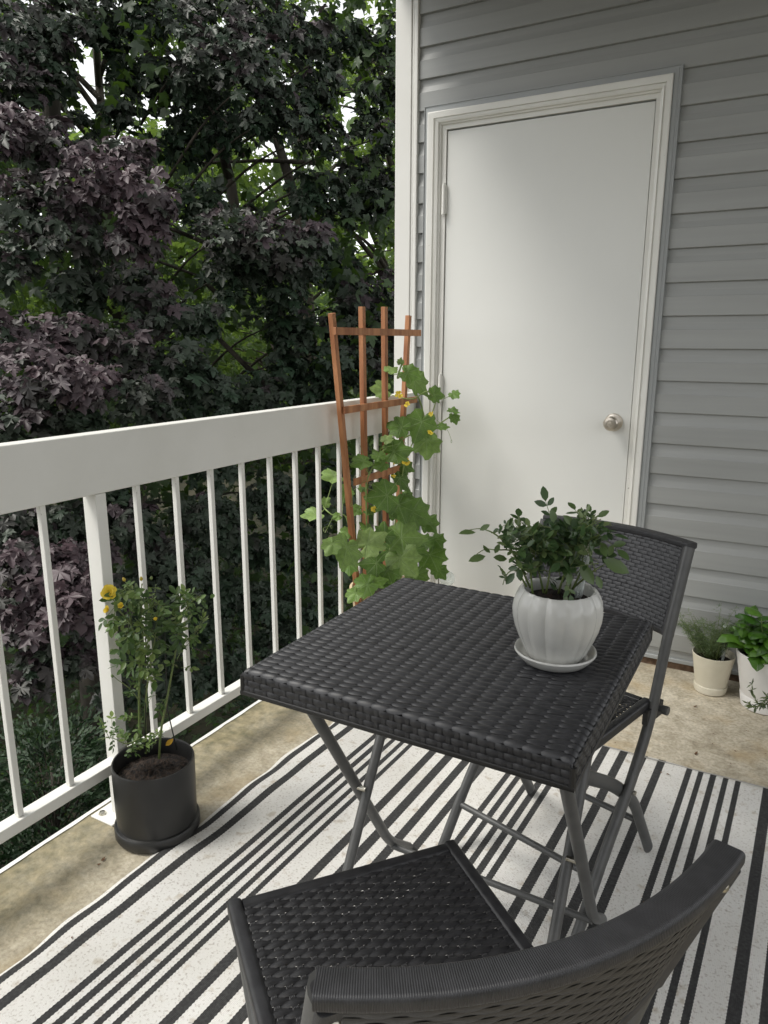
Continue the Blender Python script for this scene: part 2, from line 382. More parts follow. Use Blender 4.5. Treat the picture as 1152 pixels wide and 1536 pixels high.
# --- the building: siding wall with a door, corner board, added shade wall and ceiling
bld = thing('apartment_building', 'grey lap-sided apartment wall with white storage door, corner board and balcony ceiling', 'building')
LAP, Z0, PITCHZ = .0135, .0795, .11435
PROF = [(0, -LAP+.002), (.0015, -LAP-.0004), (.066, -LAP), (.0685, -LAP+.0022), (.088, -.0050), (PITCHZ-.0005, -.0012)]
def siding_panel(mb, x0, x1, za, zb, y0=0., nx=1):
    k0 = int(math.floor((za-Z0)/PITCHZ)); pts = []
    k = k0
    while Z0+k*PITCHZ < zb:
        for h, y in PROF:
            z = Z0+k*PITCHZ+h
            if za <= z <= zb: pts.append((y, z))
        k += 1
    pts = [(pts[0][0], za)]+pts+[(pts[-1][0], zb)]
    pts = sorted(pts, key=lambda q: q[1]) if False else pts
    xs = np.linspace(x0, x1, nx+1); n = len(pts); vs = []; fs = []
    for x in xs: vs += [(x, y+y0, z) for y, z in pts]
    for i in range(nx):
        for j in range(n-1): fs.append((i*n+j, (i+1)*n+j, (i+1)*n+j+1, i*n+j+1))
    mb.add(vs, fs)
DL, DR, DT = .118, .906, 2.060
CL, CR, CT = .0452, .9591, 2.1243
JL, JR, JT = .0286, .9868, 2.1494
mb = MB()
siding_panel(mb, -.006, JL+.004, .0465, 3.0)
siding_panel(mb, JL+.004, JR-.004, JT-.004, 3.0)
siding_panel(mb, JR-.004, 2.6, .0465, 3.0)
mb.build('siding', M['siding'], bld, smooth=7)
mb = MB(); mb.box(-.09, 2.2, .012, .25, -.25, 3.0); mb.build('wall_core', M['channel'], bld)
# white vinyl corner board at the open end
mb = MB()
mb.box(-.102, -.030, -.026, .25, -.6, 3.0); mb.box(-.030, -.0185, -.022, .012, -.6, 3.0); mb.box(-.0185, -.003, -.0245, .012, -.6, 3.0)
mb.build('corner_board', M['white_paint'], bld, bevel=.003)
# starter strip and dirt gap
mb = MB(); mb.box(JR+.002, 2.05, -.016, .012, .030, .0462); mb.build('starter_strip', M['channel'], bld, bevel=.002)
M['dirt'] = mat('wall_base_dirt', (.06, .035, .02), (.17, .11, .07), 30, .95, .8, 90, bdist=.004)
mb = MB(); mb.box(JR, 2.05, -.004, .012, .0, .0298); mb.build('base_gap', M['dirt'], bld)
# grey channel round the door casing
def surround(name, prof, m, inner, outer, bevel=0, zb=.01):
    (xl0, xr0, zt0), (xl1, xr1, zt1) = inner, outer
    vs = []; k = len(prof)
    for t, y in prof:
        xl = xl0+(xl1-xl0)*t; xr = xr0+(xr1-xr0)*t; zt = zt0+(zt1-zt0)*t
        vs += [(xl, y, zb), (xl, y, zt), (xr, y, zt), (xr, y, zb)]
    fs = []
    for i in range(k-1):
        for j in range(3): fs.append((i*4+j, i*4+j+1, (i+1)*4+j+1, (i+1)*4+j))
    b = MB(); b.add(vs, fs); return b.build(name, m, bld, smooth=25, bevel=bevel)
surround('door_channel', [(0, .0), (0, -.020), (.12, -.0225), (.55, -.0225), (.62, -.0205), (.85, -.0205), (.9, -.024), (1, -.024), (1, .01)], M['channel'], (CL, CR, CT), (JL, JR, JT))
surround('door_casing', [(-.0, .03), (0, -.006), (.26, -.006), (.27, -.014), (.36, -.016), (.38, -.024), (.50, -.027), (.52, -.0225), (.62, -.0225), (.64, -.029), (.95, -.031), (1, -.029), (1, -.01)], M['rail_paint'], (DL, DR, DT), (CL, CR, CT))
door_ = None
mb = MB(); mb.box(DL+.003, DR-.003, .0, .035, .03, DT-.006)
door = mb.build('door', M['door_paint'], bld, bevel=.0015)
mb = MB(); mb.box(DL, DR, -.012, .036, .0, .028); mb.build('threshold', M['nickel'], bld, bevel=.002)
mb = MB(); mb.box(DL-.03, DR+.03, .037, .05, 0, DT+.02); mb.build('door_void', M['dark'], bld)
kn = MB()
kn.lathe([(.001, .0), (.033, .0), (.034, .003), (.031, .007), (.02, .010), (.0125, .013), (.0115, .030), (.017, .036), (.0255, .042), (.0275, .050), (.0268, .058), (.022, .0635), (.014, .0645), (.0135, .0625), (.0085, .0625), (.0085, .0665), (.001, .0668)], (.842, -.0005, .9475), 40, 'y')
kn.build('door_knob', M['nickel'], door, smooth=30)
h = MB(); h.tube([(.1135, -.012, 1.745), (.1135, -.012, 1.858)], .0075, 12); h.tube([(.1135, -.012, 1.74), (.1135, -.012, 1.863)], .0045, 10); h.box(.1135, .124, -.009, -.001, 1.748, 1.855)
hg = h.build('hinge', M['rail_paint'], door)
h2 = hg.copy(); COL.objects.link(h2); h2.location = (0, 0, -1.5)
h2 = hg.copy(); COL.objects.link(h2); h2.location = (0, 0, -.75)
# unseen wall added behind the viewer to hold back light, and the ceiling above
mb = MB(); mb.box(.05, 2.6, -4.6, -4.45, -.2, 2.6); mb.build('added_shade_wall', M['siding'], bld)
# ceiling
mb = MB(); mb.box(-.11, 2.6, -3.3, -.03, 2.62, 2.8); mb.build('balcony_ceiling', M['ceiling'], bld)

# --- railing
rl = thing('balcony_railing', 'white painted balcony railing with wide flat top board and thin square bars', 'railing')
RT, RB = 1.0317, .8867
mb = MB(); mb.box(-.046, 0, -5.2, -.0275, RB, RT); mb.build('top_rail', M['rail_paint'], rl, bevel=.003)
mb = MB(); mb.box(-.042, -.006, -5.2, -.0275, .143, .1724); mb.build('bottom_rail', M['rail_paint'], rl, bevel=.002)
mb = MB(); mb.box(-.031, -.0165, -.0072, .0072, .1728, RB-.0005); bal = mb.build('baluster', M['rail_paint'], rl, bevel=.0015)
bys = [-1.843+.1387*k for k in range(-22, 13) if k != 1 and k % 12 != 1]
for i, y in enumerate(bys):
    b = bal if i == 0 else bal.copy()
    if i: COL.objects.link(b); b.parent = rl
    b.location = (0, y, 0)
mb = MB(); mb.box(-.050, -.003, -.0155, .0155, .0062, RB-.001); post = mb.build('post', M['rail_paint'], rl, bevel=.002); post.location = (0, -1.694, 0)
p2 = post.copy(); COL.objects.link(p2); p2.location = (0, -1.694-12*.1387, 0)
mb = MB(); mb.box(-.085, -.0015, -.050, .045, .0005, .006); br = mb.build('post_bracket', M['rail_paint'], rl, bevel=.0015); br.location = (0, -1.700, 0)
mb = MB(); mb.lathe([(.0001, .014), (.008, .013), (.010, .009), (.010, .0062)], (-.063, -.030, 0), 6); mb.build('bolt', M['rivet'], br)

# --- rug
def rug_mat():
    m = bpy.data.materials.new('striped_rug_weave'); m.use_nodes = True
    nt = m.node_tree; N = nt.nodes; L = nt.links; b = N['Principled BSDF']; b.inputs['Roughness'].default_value = .9; b.inputs['Specular IOR Level'].default_value = .2
    uv = N.new('ShaderNodeUVMap'); sp = N.new('ShaderNodeSeparateXYZ'); L.new(uv.outputs[0], sp.inputs[0])
    def math_(op, a, c=None, c2=None):
        x = N.new('ShaderNodeMath'); x.operation = op
        for i, q in enumerate((a, c, c2)):
            if q is None: continue
            if isinstance(q, (int, float)): x.inputs[i].default_value = q
            else: L.new(q, x.inputs[i])
        return x.outputs[0]
    tooth = math_('PINGPONG', sp.outputs[1], .0042)
    xx = math_('MULTIPLY_ADD', tooth, .32, sp.outputs[0]); xx = math_('SUBTRACT', xx, .0007)
    st = [(.223, .245), (.277, .301), (.378, .394), (.410, .426), (.441, .457), (.4725, .488), (.5035, .519), (.576, .602), (.632, .658), (.688, .713), (.7415, .764),
          (.826, .842), (.857, .873), (.888, .904), (.918, .935), (.948, .965), (1.032, 1.056), (1.087, 1.110), (1.142, 1.165), (1.197, 1.219),
          (1.280, 1.296), (1.313, 1.328), (1.346, 1.361), (1.379, 1.394), (1.411, 1.426), (1.484, 1.508), (1.538, 1.562)]
    def ramp(lo, hi, items):
        mr = N.new('ShaderNodeMapRange'); mr.clamp = True; mr.inputs[1].default_value = lo; mr.inputs[2].default_value = hi; L.new(xx, mr.inputs[0])
        r = N.new('ShaderNodeValToRGB'); r.color_ramp.interpolation = 'CONSTANT'; e = r.color_ramp.elements
        e[0].position = 0; e[0].color = (0, 0, 0, 1); e.remove(e[1])
        for a, c in items:
            q = e.new((a-lo)/(hi-lo)); q.color = (1, 1, 1, 1); q = e.new((c-lo)/(hi-lo)); q.color = (0, 0, 0, 1)
        L.new(mr.outputs[0], r.inputs[0]); return r.outputs[0]
    f = math_('ADD', math_('ADD', ramp(.15, .78, st[:11]), ramp(.78, 1.24, st[11:20])), ramp(1.24, 1.7, st[20:]))
    tc = N.new('ShaderNodeTexCoord')
    def noise(s, d=5):
        n = N.new('ShaderNodeTexNoise'); n.inputs['Scale'].default_value = s; n.inputs['Detail'].default_value = d; L.new(tc.outputs['Object'], n.inputs['Vector']); return n.outputs[0]
    def rmp(i, p0, c0, p1, c1):
        r = N.new('ShaderNodeValToRGB'); e = r.color_ramp.elements; e[0].position = p0; e[1].position = p1; e[0].color = (*c0, 1); e[1].color = (*c1, 1); L.new(i, r.inputs[0]); return r.outputs[0]
    w = rmp(noise(4, 6), .3, (.65, .635, .595), .65, (.735, .725, .695))
    sm = N.new('ShaderNodeMixRGB'); sm.blend_type = 'MULTIPLY'; sm.inputs[0].default_value = 1; L.new(w, sm.inputs[1]); L.new(rmp(noise(190, 3), .27, (.62, .58, .55), .45, (1, 1, 1)), sm.inputs[2])
    sm2 = N.new('ShaderNodeMixRGB'); sm2.blend_type = 'MULTIPLY'; sm2.inputs[0].default_value = .8; L.new(sm.outputs[0], sm2.inputs[1]); L.new(rmp(noise(34, 7), .29, (.72, .66, .58), .40, (1, 1, 1)), sm2.inputs[2])
    k = rmp(noise(150, 3), .35, (.038, .038, .038), .7, (.062, .062, .062))
    mx = N.new('ShaderNodeMixRGB'); L.new(f, mx.inputs[0]); L.new(sm2.outputs[0], mx.inputs[1]); L.new(k, mx.inputs[2]); L.new(mx.outputs[0], b.inputs['Base Color'])
    wv = N.new('ShaderNodeTexWave'); wv.bands_direction = 'X'; wv.inputs['Scale'].default_value = 95; wv.inputs['Distortion'].default_value = 2.5; wv.inputs['Detail'].default_value = 2
    L.new(uv.outputs[0], wv.inputs['Vector'])
    hh = math_('ADD', wv.outputs['Fac'], math_('MULTIPLY', noise(240, 3), 1.2))
    bp = N.new('ShaderNodeBump'); bp.inputs['Strength'].default_value = .5; bp.inputs['Distance'].default_value = .0012; L.new(hh, bp.inputs['Height']); L.new(bp.outputs[0], b.inputs['Normal'])
    return m
def rug():
    mb = MB(); nx, ny = 60, 110; vs = []; uvs = []
    x0, x1, ya, yb = .209, 1.582, -2.92, -.708
    for j in range(ny+1):
        for i in range(nx+1):
            a = i/nx; c = j/ny; u = x0+(x1-x0)*a; y = ya+(yb-ya)*c
            e = math.exp(-a*22); e2 = math.exp(-(1-c)*14)
            wob = .005*math.sin(y*11)+.004*math.sin(y*23+1)+.002*math.sin(y*41)
            x = u+.031*(y+.71)+wob*e
            z = .006+e*.004*(1+math.sin(y*17+.5))+.0012*math.sin(x*13+y*7)+.003*e2*(1+math.sin(x*21))
            edge = i in (0, nx) or j in (0, ny)
            vs.append((x, y+.004*math.sin(x*17)*e2, .0005 if edge else z+.002)); uvs.append((u, y))
    fs = [(j*(nx+1)+i, j*(nx+1)+i+1, (j+1)*(nx+1)+i+1, (j+1)*(nx+1)+i) for j in range(ny) for i in range(nx)]
    mb.add(vs, fs, uvs)
    # hem seam across the far end
    o = mb.build('rug', rug_mat(), smooth=180)
    tag(o, 'white outdoor rug with charcoal stripes lying on the concrete balcony', 'rug')
    s = MB(); s.sweep([(x0+.005+(x1-x0-.01)*i/60, yb-.024+.001*math.sin(i), .0135+.0012*math.sin((x0+(x1-x0)*i/60)*13+yb*7)) for i in range(61)], [(-.0012, -.001), (.0012, -.001), (.0012, .0012), (-.0012, .0012)])
    M['seam'] = mat('hem_thread', (.35, .34, .32)); s.build('hem_seam', M['seam'], o)
rug()

# ================================================================== FURNITURE
def weave(mb, surf, lu, lv, pu, pv, ww=.44, wp=.25, amp=.0022, crown=.0012, ns=4, ribs=0, over=0., wamp=None, mode='plain', warps=True, slant=.2):
    """flat strands along u (weft) woven over and under strands along v (warp); surf(u, v, h) -> point"""
    nu, nv = int(round(lu/pu)), int(round(lv/pv)); pu, pv = lu/nu, lv/nv
    if mode == 'lens':
        T = np.linspace(-1, 1, ns+1); LP = [(-1, -.55), (-.7, .25), (-.25, .85), (.3, .9), (.72, .3), (1, -.7)]
        for j in range(nv):
            vc = (j+.5)*pv+random.uniform(-.03, .03)*pv
            for i in range(nu+1):
                uc = i*pu+random.uniform(-.03, .03)*pu; vs = []; k = random.uniform(.92, 1.08); hh = random.uniform(.85, 1.15)
                for t in T:
                    u = uc+t*.70*pu
                    w = ww*pv*(max(0., 1-abs(t)**2.2)**.6*.88+.12)*k; hz_ = amp*hh*(1-1.15*abs(t)**2.2)-.0004*t*amp/.0019
                    for q, hq in LP: vs.append(surf(min(max(u, 0), lu), min(max(vc+slant*t*.70*pu+w*q, 0), lv), hz_+crown*hq*(1-.5*abs(t)**3)))
                m_ = len(LP); mb.add(vs, [(a*m_+b, (a+1)*m_+b, (a+1)*m_+b+1, a*m_+b+1) for a in range(ns) for b in range(m_-1)])
        return
    prof = [(-1, -.9), (-.62, .25), (0, .8), (.62, .25), (1, -.9)] if mode != 'flat' else [(-1, -.8), (-.5, .5), (0, .1), (.5, .5), (1, -.8)]
    for j in range(nv):
        vc = (j+.5)*pv; n = nu*ns; vs = []; jit = random.uniform(-.04, .04)*pv
        for i in range(n+1):
            u = lu*i/n; c = math.cos(PI*(u/pu-.5)+PI*j); c = math.copysign(abs(c)**.75, c)
            if mode == 'lens': c = 2*abs(math.sin(PI*u/pu+.06*PI*j+.22*math.sin(2*PI*u/pu)))**.6-1
            elif mode == 'flat': c = 1. if c > -.7 else -1.5
            w = ww*pv*(1+(.10 if mode == 'plain' else .16 if mode == 'lens' else .0)*min(1, c))
            cr = crown*(1+.35*c) if mode == 'lens' else crown
            for q, hq in prof: vs.append(surf(u, vc+jit+w*q-(.10*pv*c if mode == 'lens' else 0), amp*c+cr*hq-(q*.35*amp*(1+c) if mode == 'lens' else 0)))
        mb.add(vs, [(i*5+k, (i+1)*5+k, (i+1)*5+k+1, i*5+k+1) for i in range(n) for k in range(4)])
    if not warps: return
    wprof = [(-1, -.6), (-.5, .3), (.5, .3), (1, -.6)] if not ribs else [(-1+2*k/(2*ribs), (-.5 if k % 2 == 0 else .7)) for k in range(2*ribs+1)]
    wa = wamp or amp; K = len(wprof)
    for i in range(nu):
        uc = (i+.5)*pu; n = nv*ns; vs = []
        for j in range(n+1):
            v = lv*j/n; c = -math.cos(PI*(v/pv-.5)+PI*i)
            for q, hq in wprof: vs.append(surf(uc+wp*pu*q, v, wa*c+over+crown*.6*hq))
        mb.add(vs, [(j*K+k, j*K+k+1, (j+1)*K+k+1, (j+1)*K+k) for j in range(n) for k in range(K-1)])

def rrect(w, h, r, n=4):          # rounded-rectangle section
    pts = []
    for cx, cy, a0 in ((w-r, h-r, 0), (-w+r, h-r, 90), (-w+r, -h+r, 180), (w-r, -h+r, 270)):
        for k in range(n+1):
            a = math.radians(a0+90*k/n); pts.append((cx+r*math.cos(a), cy+r*math.sin(a)))
    return pts
def arc(p, bend=.05, n=6):        # round the inner corners of a polyline
    p = [np.asarray(q, float) for q in p]; out = [p[0]]
    for i in range(1, len(p)-1):
        a, b, c = p[i-1], p[i], p[i+1]
        d = min(bend, np.linalg.norm(a-b)*.49, np.linalg.norm(c-b)*.49); s, e = b+nz(a-b)*d, b+nz(c-b)*d
        for k in range(n+1):
            t = k/n; out.append((1-t)**2*s+2*t*(1-t)*b+t*t*e)
    return out+[p[-1]]

# --- table (top 0.57 x 0.57 m)
TX0, TX1, TY0, TY1, TZ = .682, 1.240, -1.998, -1.424, .7085
tb = thing('folding_table', 'square charcoal wicker folding table with a fluted white flowerpot on it', 'table', (.961, -1.711, 0))
ox, oy = .961, -1.711
lu, lv = TX1-TX0, TY1-TY0; hx, hy = lu/2, lv/2
mb = MB()
RR = .010
def top_surf(u, v, h):
    x, y = u-hx, v-hy; z = TZ+h
    d = max(abs(x)-(hx-RR), abs(y)-(hy-RR), 0); z -= d*d/RR*.55
    return (x, y, z)
weave(mb, top_surf, lu, lv, .0268, .0160, ww=.475, amp=.0017, crown=.0019, ns=10, slant=.20, mode='lens', warps=False)
mb.add([(-hx+.008, -hy+.008, TZ-.0030), (hx-.008, -hy+.008, TZ-.0030), (hx-.008, hy-.008, TZ-.0030), (-hx+.008, hy-.008, TZ-.0030)], [(0, 1, 2, 3)])
mb.build('tabletop', M['wicker'], tb, smooth=180)
SK = .038
for name, su, lw in (('front', lambda u, v, h: (u-hx, -hy-.0015-h, TZ-.003-v), lu), ('back', lambda u, v, h: (hx-u, hy+.0015+h, TZ-.003-v), lu),
                     ('left', lambda u, v, h: (-hx-.0015-h, hy-u, TZ-.003-v), lv), ('right', lambda u, v, h: (hx+.0015+h, u-hy, TZ-.003-v), lv)):
    mb = MB(); weave(mb, su, lw, SK-.004, .0134, .0098, ww=.5, wp=.26, amp=.0010, crown=.0009, ribs=2)
    mb.build('edge_weave', M['wicker'], tb, smooth=180)
mb = MB()
loop = [(-hx-.0, -hy-.0, TZ-SK-.001), (hx+.0, -hy-.0, TZ-SK-.001), (hx+.0, hy+.0, TZ-SK-.001), (-hx-.0, hy+.0, TZ-SK-.001)]
mb.sweep(loop, rrect(.006, .0045, .003), closed=True)
for s in (-1, 1):
    mb.box(-hx+.004, hx-.004, s*(hy-.010)-.004, s*(hy-.010)+.004, TZ-SK, TZ-.006); mb.box(s*(hx-.010)-.004, s*(hx-.010)+.004, -hy+.016, hy-.016, TZ-SK, TZ-.0062)
for x in (-.16, 0., .16): mb.box(x-.012, x+.012, -hy+.016, hy-.016, TZ-.02, TZ-.009)
for sx in (-1, 1):
    for sy in (-1, 1): mb.tube([(sx*hx, sy*hy, TZ-SK), (sx*hx, sy*hy, TZ-.008)], .0048, 8)
mb.build('frame', M['dark'], tb, smooth=40)
for x in (.722, 1.198):
    mb = MB(); mb.tube([np.array(p)-(ox, oy, 0) for p in arc([(x, -1.912, .668), (x, -1.555, .098), (x, -1.455, .017)], .05)], .0115, 14)
    mb.build('leg', M['metal'], tb, smooth=60)
for x in (.748, 1.173):
    mb = MB(); mb.tube([np.array(p)-(ox, oy, 0) for p in arc([(x, -1.500, .668), (x, -1.835, .098), (x, -1.93, .017)], .05)], .0105, 14)
    mb.build('leg', M['metal'], tb, smooth=60)
for (y, z, xa, xb) in ((-1.545, .082, .724, 1.196), (-1.85, .082, .75, 1.171)):
    mb = MB(); mb.tube([(xa-ox, y-oy, z), (xb-ox, y-oy, z)], .0075, 12); mb.build('crossbar', M['metal'], tb, smooth=60)
for x in (.735, 1.1855):
    mb = MB(); mb.tube([(x-.014-ox, -1.708-oy, .335), (x+.014-ox, -1.708-oy, .335)], .005, 10); mb.build('pivot_bolt', M['rivet'], tb, smooth=60)

# --- folding chair, local axes: x across, +y towards the backrest, origin on the floor between the front feet
def make_chair(label):
    t = thing('folding_chair', label, 'chair', group='wicker folding chairs at the table')
    prof = [(-.047, .012), (.06, .168), (.150, .275), (.228, .405), (.256, .50), (.284, .60), (.356, .788)]
    bz = [q[1] for q in prof]; bb = [q[0] for q in prof]
    fb = lambda z: float(np.interp(z, bz, bb))
    HW = .188
    for s in (-1, 1):
        mb = MB(); mb.tube(arc([(s*HW, b, z) for b, z in prof], .06, 4), .0112, 14, ry=.0150); mb.build('back_post', M['metal'], t, smooth=60)
        mb = MB(); mb.tube(arc([(s*.172, -.125, .437), (s*.172, .10, .300), (s*.172, .215, .205), (s*.172, .330, .014)], .05), .0095, 14, ry=.0155); mb.build('leg', M['metal'], t, smooth=60)
        mb = MB(); mb.tube([(s*.160, .150, .268), (s*.204, .150, .268)], .005, 10); mb.build('pivot_bolt', M['rivet'], t, smooth=60)
    mb = MB(); mb.tube([(-HW, fb(.115), .115), (HW, fb(.115), .115)], .0078, 12); mb.build('crossbar', M['metal'], t, smooth=60)
    mb = MB(); mb.tube([(-.172, .272, .115), (.172, .272, .115)], .0078, 12); mb.build('crossbar', M['metal'], t, smooth=60)
    mb = MB(); mb.tube([(-.206, .262, .428), (.206, .262, .428)], .0075, 12)
    for s in (-1, 1): mb.tube([(s*.201, .262, .428), (s*.214, .262, .428)], .0105, 14)
    mb.build('hinge_rod', M['metal'], t, smooth=60)
    # seat
    SZ, y0, y1, sx = .456, -.143, .236, .184
    mb = MB(); bw = .019
    lu, lv = 2*sx-2*bw+.006, (y1-y0)-2*bw+.006
    weave(mb, lambda u, v, h: (u-lu/2, y0+bw-.003+v, SZ-.004+h), lu, lv, .0205, .0078, ww=.61, wp=.19, amp=.0013, crown=.0007, ribs=4, over=.0003)
    seat = mb.build('seat', M['seatweave'], t, smooth=50)
    mb = MB(); sec = rrect(.0105, .0125, .006)
    mb.sweep([(-sx+.0105, y0, SZ-.0125), (-sx+.0105, y1, SZ-.0125)], sec); mb.sweep([(sx-.0105, y0, SZ-.0125), (sx-.0105, y1, SZ-.0125)], sec)
    mb.sweep([(-sx+.021, y0+.0105, SZ-.0125), (sx-.021, y0+.0105, SZ-.0125)], sec); mb.sweep([(-sx+.021, y1-.0105, SZ-.0125), (sx-.021, y1-.0105, SZ-.0125)], sec)
    mb.build('seat_rim', M['seatweave'], t, smooth=50)
    mb = MB()
    for yy in (-.06, .12): mb.box(-sx+.02, sx-.02, yy-.009, yy+.009, SZ-.026, SZ-.012)
    for s in (-1, 1): mb.box(s*.186-.006, s*.186+.006, .205, .285, .405, .440)
    mb.build('seat_brace', M['dark'], t, smooth=30)
    # curved backrest
    zb, zt, W, bulge = .594, .800, .196, .047
    bo = lambda x, z: fb(z)+bulge*(1-(x/W)**2)
    mb = MB(); lu, lv = 2*W-.034, zt-zb-.024
    th = .0105
    weave(mb, lambda u, v, h: (u-lu/2, bo(u-lu/2, zb+.012+v)-th-h, zb+.012+v), lu, lv, .0119, .0082, ww=.49, amp=.0007, crown=.0006, ns=10, mode='flat', warps=False)
    back = mb.build('backrest', M['wicker'], t, smooth=180)
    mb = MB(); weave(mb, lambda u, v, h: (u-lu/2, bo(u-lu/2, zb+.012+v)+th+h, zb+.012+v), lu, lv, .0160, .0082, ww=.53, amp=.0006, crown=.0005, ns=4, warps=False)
    mb.build('shaded_rear_weave', M['seatweave'], t, smooth=180)  # rear face takes the darker seat wicker, so its shade is in the colour
    mb = MB(); n = 40
    xs = np.linspace(-W+.002, W-.002, n)
    mb.sweep([(x, bo(x, zt-.0075), zt-.0075) for x in xs], rrect(.0145, .0075, .0045))
    mb.sweep([(x, bo(x, zb+.008), zb+.008) for x in xs*.96], rrect(.0125, .008, .005))
    for s in (-1, 1):
        zs = np.linspace(zb, zt-.013, 14); mb.sweep([(s*(W-.011), bo(s*(W-.011), z), z) for z in zs], rrect(.0115, .0130, .005), up=(0, 1, 0))
    mb.build('backrest_wrap', M['wrap'], t, smooth=50)
    mb = MB(); xs2 = np.linspace(-W+.02, W-.02, 24); vs = [(x, bo(x, z), z) for z in (zb+.01, zt-.02) for x in xs2]
    mb.add(vs, [(i, i+1, 24+i+1, 24+i) for i in range(23)]); mb.build('backrest_core', M['dark'], t, smooth=180)
    for s in (-1, 1):
        mb = MB(); mb.lathe([(.0001, .0035), (.003, .003), (.0048, .0012), (.005, 0)], (0, 0, 0), 12, 'y')
        o = mb.build('rivet', M['rivet'], t, smooth=60, loc=(s*(W-.013), bo(W-.013, zt-.034)+.0128, zt-.034)); o.rotation_euler = (0, 0, PI)
    return t
ch = make_chair('charcoal wicker folding chair behind the table, backrest against the house wall side')
ch.location = (.994, -1.4405, .006); ch.rotation_euler = (0, 0, math.radians(-15))
ch2 = copy_tree(ch); ch2['label'] = 'charcoal wicker folding chair nearest the viewer, its curved backrest cut off at the bottom'
ch2.location = (1.035, -2.146, .006); ch2.rotation_euler = (0, 0, math.radians(-129))

# ================================================================== POTS AND PLANTS
def disc(mb, c, r, z, seg=40, jit=0., dome=0., rings=5):
    vs = [(c[0], c[1], z+dome)]; fs = []
    for k in range(1, rings+1):
        for j in range(seg):
            a = 2*PI*j/seg; rr = r*k/rings
            vs.append((c[0]+rr*math.cos(a), c[1]+rr*math.sin(a), z+dome*(1-(k/rings)**2)+(random.uniform(-jit, jit) if k < rings else 0)))
    for j in range(seg): fs.append((0, 1+j, 1+(j+1) % seg))
    for k in range(rings-1):
        for j in range(seg): fs.append((1+k*seg+j, 1+(k+1)*seg+j, 1+(k+1)*seg+(j+1) % seg, 1+k*seg+(j+1) % seg))
    mb.add(vs, fs)

def wander(a, b, n=8, j=.01, sag=0.):
    a, b = np.asarray(a, float), np.asarray(b, float); L = np.linalg.norm(b-a); out = []
    off = np.zeros(3)
    for i in range(n+1):
        t = i/n
        if 0 < i < n: off = off*.6+rng.normal(0, j, 3)
        out.append(a+(b-a)*t+off*math.sin(PI*t)+np.array([0, 0, sag*L*math.sin(PI*t)]))
    return out

class Sprays:      # gathers compound leaves: rachis tubes + leaflets
    def __init__(s): s.p = []; s.t = []; s.n = []; s.z = []; s.r = []; s.stem = MB()
    def leaf(s, p, t, n, z, r=None):
        s.p.append(p); s.t.append(t); s.n.append(n); s.z.append(z); s.r.append(random.random() if r is None else r)
    def compound(s, base, d, nrm, size, leaflets=5, r=None, rad=.0006):
        base = np.asarray(base, float); d = nz(d); L = size*2.1
        droop = np.array([0, 0, -.25]); pts = [base+(d*t+droop*t*t*.5)*L for t in (0, .35, .7, 1)]
        s.stem.tube(pts, [rad*1.3, rad, rad, rad*.7], 5)
        side = nz(np.cross(d, nrm)); r = random.random() if r is None else r
        jit = lambda: rng.normal(0, .22, 3)
        s.leaf(pts[3], d+droop*.6+jit()*.6, nrm+jit(), size*1.1, min(1, max(0, r+random.uniform(-.2, .2))))
        for k, t in enumerate((.82, .45)[:(leaflets-1)//2]):
            b = base+(d*t+droop*t*t*.5)*L
            for sg in (-1, 1):
                s.leaf(b, d*.55+side*sg*.85+droop*.4+jit()*.5, nrm+jit(), size*(.95-.15*k)*random.uniform(.8, 1.1), min(1, max(0, r+random.uniform(-.25, .25))))
    def build(s, parent, lm, sm, tm=OVATE, lname='foliage', sname='stems'):
        leaves(lname, lm, parent, tm, s.p, s.t, s.n, s.z, s.r, 180)
        if s.stem.f: s.stem.build(sname, sm, parent, smooth=180)

def toward(P): return nz(CAM-np.asarray(P))

# --- 1. black pot with the yellow rose
BP = np.array([.1075, -1.694]); PK = .965; BP0 = np.array([.071, -1.663]) 
r1 = thing('potted_rose', 'yellow rose bush in a matte black cylinder pot beside the railing post', 'potted plant', (BP[0], BP[1], 0))
mb = MB(); mb.lathe([(a*PK, b*PK) for a, b in [(.0001, .004), (.100, .004), (.109, .006), (.1115, .012), (.1115, .034), (.109, .0375), (.1035, .0385), (.1028, .046), (.1045, .06), (.1065, .2085), (.1045, .213), (.1015, .2125), (.0995, .208), (.0985, .165), (.0001, .165)]], (0, 0, 0), 72)
mb.build('pot', M['black_ceramic'], r1, smooth=40)
mb = MB(); disc(mb, (0, 0), .0945, .162, 48, .006, .012, 9); mb.build('soil', M['soil'], r1, smooth=180)
def zoomp(x, y, dz=0.):      # a spot seen in the close-up of the rose, on the upright plane through the pot
    return atv(130+x/5.12, 840+y/5.12, BP0)-np.array([BP0[0], BP0[1], 0])+np.array([.75, -.66, 0])*dz
sp = Sprays()
stems = MB()
S = [([(405, 1385), (398, 1150), (395, 900), (402, 680), (370, 520), (320, 400), (215, 300)], .0034), ([(545, 1440), (560, 1250), (612, 980), (650, 760), (690, 560), (700, 420), (760, 300), (850, 240)], .0032),
     ([(450, 1420), (440, 1100), (455, 900), (490, 700), (520, 520), (530, 380)], .0026), ([(400, 900), (430, 650), (410, 400), (415, 130)], .0018), ([(430, 700), (480, 480), (500, 300), (525, 150)], .0018),
     ([(380, 640), (330, 420), (320, 160), (285, 110)], .0018), ([(400, 1250), (300, 1310), (190, 1230), (90, 1270)], .0016), ([(395, 1000), (330, 920), (230, 870), (190, 820)], .0014), ([(680, 640), (760, 560), (840, 480)], .0016), ([(330, 440), (240, 330), (180, 200)], .0018)]
stem_pts = []
